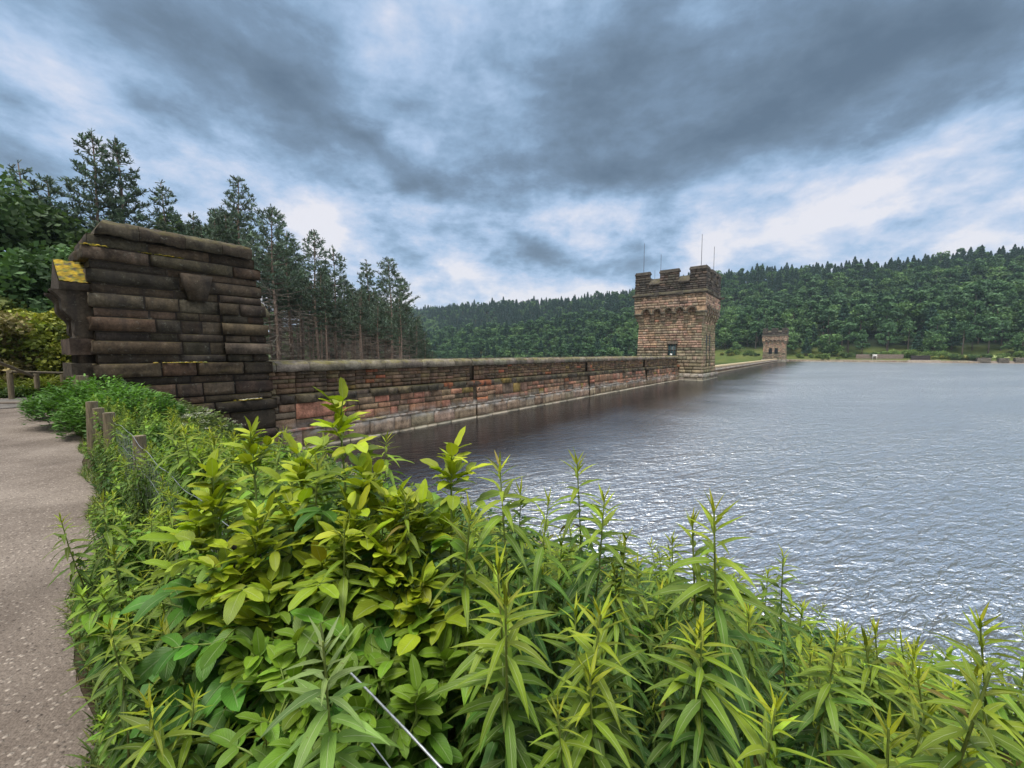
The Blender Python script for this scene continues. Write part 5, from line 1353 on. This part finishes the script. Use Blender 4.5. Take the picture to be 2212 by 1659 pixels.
# ---- filling the bank: copies of a few meshes kept below the skyline of leaves seen in the photograph
SIL = np.array([(0, 3000), (95, 3000), (110, 905), (140, 868), (180, 842), (280, 850), (400, 880), (470, 915), (560, 925), (640, 960), (690, 940), (780, 960), (800, 985), (860, 1015), (980, 1040), (1030, 1085), (1100, 1110),
                (1180, 1150), (1260, 1110), (1340, 1120), (1400, 1185), (1500, 1180), (1600, 1180), (1680, 1250), (1750, 1290), (1850, 1335), (1950, 1345), (2060, 1350), (2212, 1400), (2600, 1500)])
def fence_w(x, y): return .65*x+.76*y-.367
FILL = {}; VAR = {}
def variant(kind, k_):
    key = (kind, k_)
    sd_ = 900+k_*7+{'herb': 0, 'nettle': 100, 'bramble': 200}[kind]
    if kind == 'herb': return willowherb(1.0, .078+.016*(k_ % 3), sd_, (rng.normal()*.05, rng.normal()*.05), 1.0, .12, branch=k_ % 2, rows=6, tipc=YTIP*random.uniform(.8, 1.05), low=GMID*.42)  # low leaves darkened, shade inside the thicket painted into the green
    if kind == 'nettle': return willowherb(.8, .075, sd_, (rng.normal()*.08, rng.normal()*.08), .8, .1, wfac=.24, rows=6, tipc=np.array([.27, .38, .03]), mid=np.array([.10, .215, .024]), low=np.array([.045, .115, .018]), branch=1)
    # bramble: arching cane with small oval leaves
    rs = np.random.default_rng(sd_); st, fo, tp = MB(), MB(), MB()
    for b_ in range(5):
        a = rs.random()*6.28; d = np.array([math.cos(a), math.sin(a), 0]); L = rs.uniform(.5, 1.0); t_ = np.linspace(0, 1, 12)
        Q = d*(L*.75*t_)[:, None]+ZU*(L*.85*np.sin(t_*2.3)/1.0*.62)[:, None]
        tube(st, Q, .003*(1-.5*t_), 5, (.13, .10, .05), cap=False)
        m = 26; tt = rs.uniform(.1, 1, m); P = np.stack([np.interp(tt, t_, Q[:, i_]) for i_ in range(3)], -1)
        aa = rs.random(m)*6.28; D = np.stack([np.cos(aa), np.sin(aa), rs.uniform(-.2, .7, m)], -1)
        for j_ in (-1, 0, 1):
            D2 = D.copy(); D2[:, 0] += -j_*D[:, 1]*1.1; D2[:, 1] += j_*D[:, 0]*1.1
            C = np.array([.045, .10, .022])[None]*(.6+.9*rs.random((m, 1)))*(1+.08*rs.normal(size=(m, 3)))
            leaves(fo, P+unit(D)*.02, D2, .055*(.7+.6*rs.random(m)), .017, .5, np.clip(C, .004, 1), 'round', 5, .25)
    return st, fo, tp
GL = {'herb': ('willowherb', 'leafy willowherb stem crowded in the green bank between path and water', 'willowherb', 'willowherbs crowding the bank'),
      'nettle': ('nettle', 'broad-leaved nettle stem crowded in the green bank beside the path', 'nettle', 'nettles crowding the bank'),
      'bramble': ('bramble', 'low arching bramble with small oval leaves under the taller plants', 'bramble', 'brambles under the taller plants')}
def fill_place(kind, k_, x, y, sc_, tilt=.1): PLACED.append((math.hypot(x, y), kind, k_, x, y, sc_, tilt))
PLACED = []
def fill_now(kind, k_, x, y, sc_, tilt=.1):
    nm, lab, cat, grp = GL[kind]; z = float(H(x, y))-.01; key = (kind, k_)
    if key not in FILL:
        VAR[key] = variant(kind, k_); r_ = FILL[key] = herb_object(nm, lab, cat, grp, (x, y, z), VAR[key])
    else: r_ = copy_tree(FILL[key])
    r_.location = (x, y, z); r_.rotation_euler = (random.uniform(-tilt, tilt), random.uniform(-tilt, tilt), random.uniform(0, 6.28)); r_.scale = (sc_,)*3
random.seed(41)
def hedge_row():
    n_ = 0
    for l_ in np.arange(1.6, 11.5, .048):
        w = float(np.interp(l_, [2.5, 4, 4.7, 8.6, 12], [-.27, -.20, -.06, .05, .15]))+random.uniform(0, 1.0)**1.5*1.1; P_ = WN*(w+.367)+LD*l_; x, y = P_[0], P_[1]
        if y < .4 or math.hypot(x, y) < .8: continue
        z = float(H(x, y)); kd = random.choices(('herb', 'nettle'), (.72, .28))[0]; ht = random.uniform(.5, .95)*(.75+.5*min(1, max(0, w+.2)/.8))
        px, py = proj([x, y, z+ht]); px, py = float(px[0]), float(py[0])
        
        lim = float(np.interp(px, SIL[:, 0], SIL[:, 1]))+random.uniform(0, 40)
        if py < lim: ht = at(px, lim, y)[2]-z
        if ht < .3: continue
        fill_place(kd, random.randrange(4), x, y, ht/{'herb': 1.0, 'nettle': .8}[kd], .06); n_ += 1
    return n_
hedge_n = hedge_row()
random.seed(77)
NV = {'herb': 9, 'nettle': 5, 'bramble': 5}; HT = {'herb': 1.0, 'nettle': .8, 'bramble': .55}
quota = {'herb': 290, 'nettle': 230, 'bramble': 200}; made = {k_: 0 for k_ in quota}
tries = 0
while tries < 60000 and any(made[k_] < quota[k_] for k_ in quota):
    tries += 1
    dd_ = random.uniform(.45, 3.6)**2 if random.random() < .6 else random.uniform(.5, 3)
    r_ = random.uniform(-1.25, 1.35) if random.random() < .55 else random.uniform(-1.2, -.45); y = dd_/math.sqrt(1+r_*r_)*1.0; x = r_*y
    kd_next = random.choices(('herb', 'nettle', 'bramble'), (.5, .2, .3) if x > -.3 else (.40, .34, .26))[0]
    w = fence_w(x, y); s_ = .6072*x+.7946*y; a_ = 17.9+.7946*x-.6072*y
    l_ = -.76*x+.65*y
    if kd_next == 'bramble' and w < .45: continue
    if w < float(np.interp(l_, [2.5, 4, 4.7, 8.6, 12], [-.22, -.15, .0, .12, .25])) or w > (6.6 if x < -1 else 4.2) or a_ < .9 or y < .40: continue
    if w < -.1 and a_ < 5 and y > 9.5: continue
    if s_ > 1.2 and a_ < .9: continue
    d_ = math.hypot(x, y)
    if d_ < .55: continue
    near = d_ < 3
    kd = kd_next
    if made[kd] >= quota[kd]: continue
    z = float(H(x, y)); sc_ = random.uniform(.75, 1.45) if kd != 'bramble' else random.uniform(.7, 1.2)
    if w < .1: sc_ *= .78
    ht = HT[kd]*sc_
    px, py = proj([x, y, z+ht]); px, py = float(px[0]), float(py[0])
    lim = float(np.interp(px, SIL[:, 0], SIL[:, 1]))+random.uniform(5, 60)
    if py < lim:       # too tall for the skyline: shrink to fit
        p2 = at(px, lim, y); ht2 = p2[2]-z
        if ht2 < .28 or px < 100: continue
        sc_ *= ht2/ht
        if sc_ < .35 or (kd != 'bramble' and sc_ < .5): continue
    if y < .75 and w < .3 and px < 900 and sc_*HT[kd] > .8: continue
    k_ = random.randrange(NV[kd]); made[kd] += 1
    fill_place(kd, k_, x, y, sc_)
# the nearest ones are things of their own; herbs beyond those merge into one drift
PLACED.sort(key=lambda q_: q_[0]); num = {}; rest = []
for (d_, kind, k_, x, y, sc_, tilt) in PLACED:
    num[kind] = num.get(kind, 0)+1
    if kind == 'herb' and num[kind] > 268: rest.append((k_, x, y, sc_, tilt))
    else: fill_now(kind, k_, x, y, sc_, tilt)
dm = MB()
for (k_, x, y, sc_, tilt) in rest:
    if ('herb', k_) not in VAR: VAR[('herb', k_)] = variant('herb', k_)
    an = random.uniform(0, 6.28); ca, sa = math.cos(an), math.sin(an); Rm = np.array([[ca, sa, 0], [-sa, ca, 0], [0, 0, 1]])*sc_
    off = np.array([x, y, float(H(x, y))-.01])
    for m_ in VAR[('herb', k_)]:
        base_n = dm.n; first_n = 0
        for v_, f_, z_, c_, u_ in zip(m_.v, m_.f, m_.sz, m_.c, m_.uv):
            dm.v.append(v_@Rm+off); dm.f.append(f_+base_n); dm.sz.append(z_); dm.c.append(c_); dm.uv.append(u_)
        dm.n += m_.n
if dm.v: tag(dm.build('willowherb_drift', M_HERB, smooth=True), 'mass of smaller willowherbs filling the bank farther off', 'willowherb', kind='stuff')

# ---- ground cover beneath: short mixed greenery nobody could count
def undergrowth():
    mb_ = MB(); n = 68000
    r_ = np.random.default_rng(3); dd_ = .45+16*r_.random(n)**2.2; q_ = r_.uniform(-1.35, 1.4, n); y = dd_/np.sqrt(1+q_*q_); x = q_*y
    w = fence_w(x, y); a_ = 17.9+.7946*x-.6072*y
    k_ = (w > np.interp(-.76*x+.65*y, [1, 2.5, 4, 4.7, 8.6, 12], [-.32, -.28, -.22, -.07, .02, .12])+.05*np.sin(x*7)+.04*np.sin(y*9)) & (w < 6.2) & (a_ > .3); x, y, w = x[k_], y[k_], w[k_]; n = len(x)
    top = .42*np.clip((w+.55)/.7, .10, 1)*(1-.5*sstep(w, 3, 7)); hgt = top*r_.random(n)**.8
    P = np.stack([x, y, H(x, y)+hgt], -1)
    px, py = proj(P); P = P[py > np.interp(px, SIL[:, 0], SIL[:, 1])+10]; n = len(P)
    a = r_.random(n)*6.28; D = np.stack([np.cos(a), np.sin(a), r_.uniform(-.2, 1.2, n)], -1)
    dist = np.linalg.norm(P[:, :2], axis=1); L = (.035+.05*r_.random(n))*np.clip(dist/2.5, .70, 2.4)*np.where(fence_w(P[:, 0], P[:, 1]) < .12, .55, 1.)
    pal = np.array([[.035, .075, .016], [.055, .11, .022], [.12, .14, .02], [.09, .07, .02], [.028, .065, .022]])[r_.choice(5, n, p=[.34, .3, .15, .06, .15])]
    C = pal*(.6+.8*r_.random((n, 1)))
    leaves(mb_, P, D, L, L*.30, .6*r_.random(n), C, 'ovate', 4, .25)
    m = 9000; idx = r_.integers(0, n, m); g0 = P[idx]; z0 = H(g0[:, 0], g0[:, 1])     # thin stalks carrying them
    S = r_.normal(size=(m, 3))*.002; S[:, 2] = 0; b0 = g0.copy(); b0[:, 2] = z0-.02; b0[:, :2] += r_.normal(size=(m, 2))*.02
    v = np.stack([b0-S, b0+S, g0+S*.5, g0-S*.5], 1); mb_.add(v.reshape(-1, 3), np.arange(4*m).reshape(m, 4), (.12, .10, .045))
    tag(mb_.build('undergrowth', M_SMALL, smooth=True), 'low tangled leafy undergrowth covering the bank', 'undergrowth', kind='stuff')
undergrowth()

# ---- grass and weeds edging the path and along the left woods
def grassy():
    r_ = np.random.default_rng(9); mb_ = MB()
    n = 30000; l = .6+33*r_.random(n)**2.4; w = np.interp(l, [1, 2.5, 4, 4.7, 8.6, 12], [-.33, -.28, -.22, -.06, .04, .14])+.05*np.sin(l*3)+np.abs(r_.normal(size=n))*.13-.07
    far_ = r_.random(n) < .35; w[far_] = -5.1-.2*np.sin(l[far_]*2)-r_.random(far_.sum())**1.3*4.5; l[far_] = r_.uniform(6, 40, far_.sum())
    end_ = r_.random(n) < .0
    P = WN*(w+.367)[:, None]+LD*l[:, None]; P[:, 2] = H(P[:, 0], P[:, 1])
    a = r_.random(n)*6.28; D = np.stack([np.cos(a)*.6, np.sin(a)*.6, r_.uniform(.5, 1.4, n)], -1); L = np.where(far_, .22, .075)*(.4+1.1*r_.random(n))
    C = np.array([[.10, .17, .03], [.17, .20, .045], [.07, .12, .025]])[r_.integers(0, 3, n)]*(.7+.6*r_.random((n, 1)))
    leaves(mb_, P, D, L, np.where(far_, .014, .005), 1.0*r_.random(n), C, 'lance', 4, .3)
    tag(mb_.build('verge_grass', M_SMALL, smooth=True), 'short grass and weeds edging both sides of the path', 'grass', kind='stuff')
grassy()

# ---- the denser green clumps at the pier foot
def clump(name, lab, cat, px, py_top, D, w_, base, hi, n, size, kind='ovate', flowers=False):
    g_ = ground_at(px, D); top = at(px, py_top, D); h = max(.4, top[2]-g_[2]); mb_ = MB(); st = MB(); r_ = np.random.default_rng(int(px))
    m = n; a = r_.random(m)*6.28; el = r_.random(m); rr = w_*.5*np.sqrt(r_.random(m)); zz = h*(1-(rr/(w_*.5))**2*.45)*(.25+.75*r_.random(m)**.5)
    zz *= 1+.10*np.sin(a*5)+.06*np.sin(rr*20)
    P = np.stack([rr*np.cos(a), rr*np.sin(a), zz], -1); D_ = np.stack([np.cos(a+r_.normal(size=m)*.8), np.sin(a+r_.normal(size=m)*.8), r_.uniform(-.1, .9, m)], -1)
    mx = np.clip((zz/h-.3)*1.2, 0, 1)[:, None]*r_.random((m, 1)); C = (np.asarray(base)*(1-mx)+np.asarray(hi)*mx)*(.7+.6*r_.random((m, 1)))
    leaves(mb_, P, D_, size*(.6+.8*r_.random(m)), size*.27, .6*r_.random(m), C, kind, 5, .25)
    for k_ in range(26):
        a1 = r_.random()*6.28; r1 = w_*.45*math.sqrt(r_.random()); tube(st, [[r1*.5*math.cos(a1), r1*.5*math.sin(a1), -.05], [r1*math.cos(a1), r1*math.sin(a1), h*.85*(1-(r1/(w_*.5))**2*.4)]], [.006, .003], 5, (.11, .12, .04), cap=False)
    root = empty(name, tuple(g_), lab, cat); st.build('stem', M_STEM, root); mb_.build('foliage', M_SMALL, root, smooth=True)
    if flowers:
        fl_ = MB()
        for k_ in range(46):
            a1 = r_.random()*6.28; r1 = w_*.48*math.sqrt(r_.random()); c_ = np.array([r1*math.cos(a1), r1*math.sin(a1), h*(1.0-(r1/(w_*.5))**2*.35)])
            for q_ in range(16):
                p = c_+r_.normal(size=3)*np.array([.035, .035, .008]); th = np.arange(5)*1.2566
                fl_.add(np.stack([p[0]+.011*np.cos(th), p[1]+.011*np.sin(th), np.full(5, p[2])+.003*r_.random(5)], -1), [np.arange(5)], (.62, .62, .52))
        fl_.build('blossom', M_SMALL, root)
    return root
clump('nettle_patch', 'bright green leafy clump at the path corner left of the short posts', 'plant clump', 205, 822, 9.2, 2.2, (.045, .12, .018), (.13, .27, .035), 5200, .11)
clump('nettle_patch', 'fresh green leafy clump just behind the short posts below the pier', 'plant clump', 262, 838, 8.2, 1.9, (.055, .14, .02), (.15, .30, .04), 4800, .10)
clump('nettle_patch', 'small leafy clump spilling onto the gravel in front of the pier end', 'plant clump', 150, 845, 10.2, 1.5, (.04, .10, .018), (.11, .23, .035), 3000, .10)
clump('flowering_shrub', 'dark-leaved shrub dotted with small white flowers at the pier foot', 'shrub', 345, 868, 9.2, 1.9, (.05, .09, .02), (.14, .17, .035), 5200, .075, 'round', True)
clump('flowering_shrub', 'second smaller shrub with white flower clusters nearer the dam wall', 'shrub', 425, 892, 8.4, 1.5, (.05, .09, .02), (.15, .18, .035), 3800, .07, 'round', True)
clump('weed_clump', 'dark low weed clump by the left rail fence post', 'plant clump', 55, 838, 15.2, 1.6, (.03, .06, .015), (.08, .13, .03), 2500, .13)
clump('weed_clump', 'yellowish weed clump under the left fence rail', 'plant clump', 100, 818, 16.2, 2.6, (.09, .12, .02), (.22, .24, .04), 4200, .13)
clump('weed_clump', 'yellow-green weed clump at the left picture edge below the rail', 'plant clump', 5, 822, 15.6, 2.2, (.08, .11, .02), (.19, .22, .04), 3200, .13)

# ---- fences
def cyl_part(name, p0, p1, r_, mat, parent, off, col=(1, 1, 1), n=10, rough=0.):
    mb_ = MB(); t_ = np.linspace(0, 1, 8)[:, None]; tube(mb_, np.asarray(p0)*(1-t_)+np.asarray(p1)*t_, r_*(1+rough*(rng.random(8)-.5)), n, col); o = mb_.build(name, mat, loc=off, smooth=False); adopt(o, parent); return o
def wire_fence():
    P0 = np.array([-.80, 1.17]); g0 = float(H(*P0)); off = (P0[0], P0[1], g0)
    root = empty('wire_fence', off, 'rusting wire netting fence on a dark wooden post, half buried in the leaves', 'fence')
    cyl_part('post', (P0[0], P0[1], g0-.1), (P0[0]-.01, P0[1]+.01, g0+1.06), .042, M_DARKT, root, off, n=14)
    dirn = np.array([-.76, .65])
    l0, l1 = 0.0, 4.2; ls_ = np.linspace(l0, l1, 90)
    pt = lambda l, hgt: np.array([P0[0]+dirn[0]*l, P0[1]+dirn[1]*l, float(H(P0[0]+dirn[0]*l, P0[1]+dirn[1]*l))+hgt])
    sag = lambda l: -.05*math.sin((l % 3.3)/3.3*math.pi)
    for hgt, r_ in ((.99, .0017), (.80, .0012), (.55, .0012), (.28, .0012)):
        mb_ = MB(); tube(mb_, [pt(l, hgt+sag(l)+.01*math.sin(l*9))+np.array([.05, .05, 0]) for l in ls_], r_, 5, (1, 1, 1)); o = mb_.build('wire', M_WIRE, loc=off); adopt(o, root)
    mb_ = MB()       # hexagonal netting as twisted diagonals
    for k_ in range(int((l1-l0)/.075)):
        l = l0+k_*.075
        for sg in (-1, 1):
            Q = [pt(l+sg*(q_ % 2)*.0375, .03+q_*.075+sag(l))+np.array([.055, .055, 0])+rng.normal(size=3)*.003 for q_ in range(13)]
            tube(mb_, Q, .0008, 3, (1, 1, 1), cap=False)
    o = mb_.build('netting', M_WIRE, loc=off); adopt(o, root)
wire_fence()
tw = MB(); Q = [at(752, 1448, .80), at(800, 1497, .74), at(880, 1580, .66), at(965, 1672, .60)]
Q = [Q[0]+(Q[1]-Q[0])*0] + Q[1:]; pth = []
for a_, b_ in zip(Q[:-1], Q[1:]): pth += [a_+(b_-a_)*t_ for t_ in (0, .33, .66)]
pth.append(Q[-1]+(Q[-1]-Q[-2])*.4)
tube(tw, pth, .0022, 8, (1, 1, 1)); tag(tw.build('straining_wire', M_WIRE, loc=pth[0], smooth=True), 'thick pale straining wire slanting to the bottom edge in the front foliage', 'wire')
tw = MB(); pth = [at(768, 1572, .70), at(800, 1602, .67), at(850, 1668, .63), at(870, 1700, .60)]
tube(tw, pth, .0014, 8, (1, 1, 1))
kn = at(790, 1592, .68)
tube(tw, [kn+np.array([-.004, 0, .002]), kn+np.array([.004, 0, -.002])], .0032, 8, (1, 1, 1)); tag(tw.build('fence_wire', M_WIRE, loc=pth[0], smooth=True), 'thinner knotted wire below the thick straining wire', 'wire')
for (px, pt_, D, r_, lx, lab) in ((197, 868, 5.6, .062, .04, 'leftmost of three weathered round posts beside the path'), (213, 882, 5.35, .055, -.02, 'middle one of three weathered round posts beside the path'),
                                 (234, 892, 5.0, .055, .03, 'right, nearest one of three weathered round posts beside the path'), (173, 812, 11.2, .16, 0, 'squat pale timber post standing against the foot of the pier'),
                                 (300, 942, 3.9, .05, .02, 'dark post almost lost in the hedge right of the three round posts')):
    top = at(px, pt_, D); g_ = float(H(top[0], top[1])); mb_ = MB(); t_ = np.linspace(0, 1, 9)[:, None]
    a_ = np.array([-lx, 0, -.1]); b_ = np.array([lx*.2, 0, top[2]-g_]); tube(mb_, a_*(1-t_)+b_*t_, r_*(1+.05*rng.random(9)), 12, (1, 1, 1))
    root = empty('fence_post', (top[0], top[1], g_), lab, 'post'); mb_.build('post', M_TIMBER, root)
    m2 = MB(); th = np.arange(12)*math.pi/6; m2.add(np.stack([b_[0]+r_*.92*np.cos(th), b_[1]+r_*.92*np.sin(th), np.full(12, b_[2]+.004)], -1), [np.arange(12)], (1, 1, 1)); m2.build('sawn_top', M_TIMBER, root)
# rail fence on the far left
def rail_fence():
    A_ = at(-30, 772, 13.2); B_ = at(22, 795, 14.0); off = (B_[0], B_[1], float(H(B_[0], B_[1])))
    root = empty('rail_fence', off, 'low weathered timber rail fence at the left edge beyond the path', 'fence')
    for (px, py, D) in ((20, 800, 14.0), (78, 806, 15.2), (135, 806, 16.2)):
        p = at(px, py, D); g_ = float(H(p[0], p[1])); cyl_part('post', (p[0], p[1], g_-.1), (p[0], p[1], p[2]), .075, M_TIMBER, root, off, rough=.06)
    for (a_, b_, r_) in (((22, 803, 13.95), (145, 806, 16.3), .045), ((-60, 760, 11.5), (70, 812, 14.9), .05)):
        cyl_part('rail', at(*a_), at(*b_), r_, M_TIMBER, root, off, rough=.08)
rail_fence()
for (px, py, D, L, lab) in ((20, 872, 12.6, 2.2, 'flat kerb stone half buried in grass at the left edge of the path'),):
    p = at(px, py, D); mb_ = MB(); rockbox(mb_, (-L/2, -.12, -.1), (L, .3, 0), (-.08, .25, 0), (0, 0, .2), 8, 2, 1, .02, (.17, .14, .115)); o = mb_.build('kerb_stone', M_ROCK); o.location = (p[0], p[1], float(H(p[0], p[1]))); tag(o, lab, 'stone')

# bare twiggy shrub low at the right edge by the water
tg = MB(); random.seed(4); b0 = at(2235, 1480, 2.6); b0[2] = float(H(b0[0], b0[1]))
for k_ in range(26):
    a = random.uniform(2.4, 4.2); L = random.uniform(.5, 1.2); d = np.array([math.cos(a), math.sin(a)*.4, random.uniform(.2, 1.1)]); t_ = np.linspace(0, 1, 7)
    Q = unit(d)*L*t_[:, None]+rng.normal(size=(7, 3))*.012*t_[:, None]-ZU*(.25*L*t_**2)[:, None]
    tube(tg, Q, .0035*(1-.7*t_), 4, (.10, .055, .045), cap=False)
    for q_ in range(7):
        i_ = random.randrange(2, 7); e = Q[i_]+unit(d*.5+rng.normal(size=3)*.7)*random.uniform(.08, .28); tube(tg, [Q[i_], (Q[i_]+e)/2, e], [.0016, .0012, .0008], 3, (.12, .06, .05), cap=False)
root = empty('bare_shrub', tuple(b0), 'leafless reddish twiggy shrub leaning over the water at the right edge', 'shrub'); tg.build('twigs', M_STEM, root)

# ------------------------------------------------------------------ haze in the valley air
hz_m, hg = new_mat('valley_haze')
hv = hg('ShaderNodeVolumePrincipled', {'Color': (.62, .78, .95, 1), 'Density': .00017, 'Anisotropy': .2})
ho = hg('ShaderNodeOutputMaterial'); hg.l.new(hv.outputs[0], ho.inputs['Volume'])
hb = MB(); hb.add([(-1400, -1400, -60), (1400, -1400, -60), (1400, 1400, -60), (-1400, 1400, -60), (-1400, -1400, 190), (1400, -1400, 190), (1400, 1400, 190), (-1400, 1400, 190)], BOXF)
tag(hb.build('haze', hz_m), 'thin blue haze filling the valley', kind='stuff')
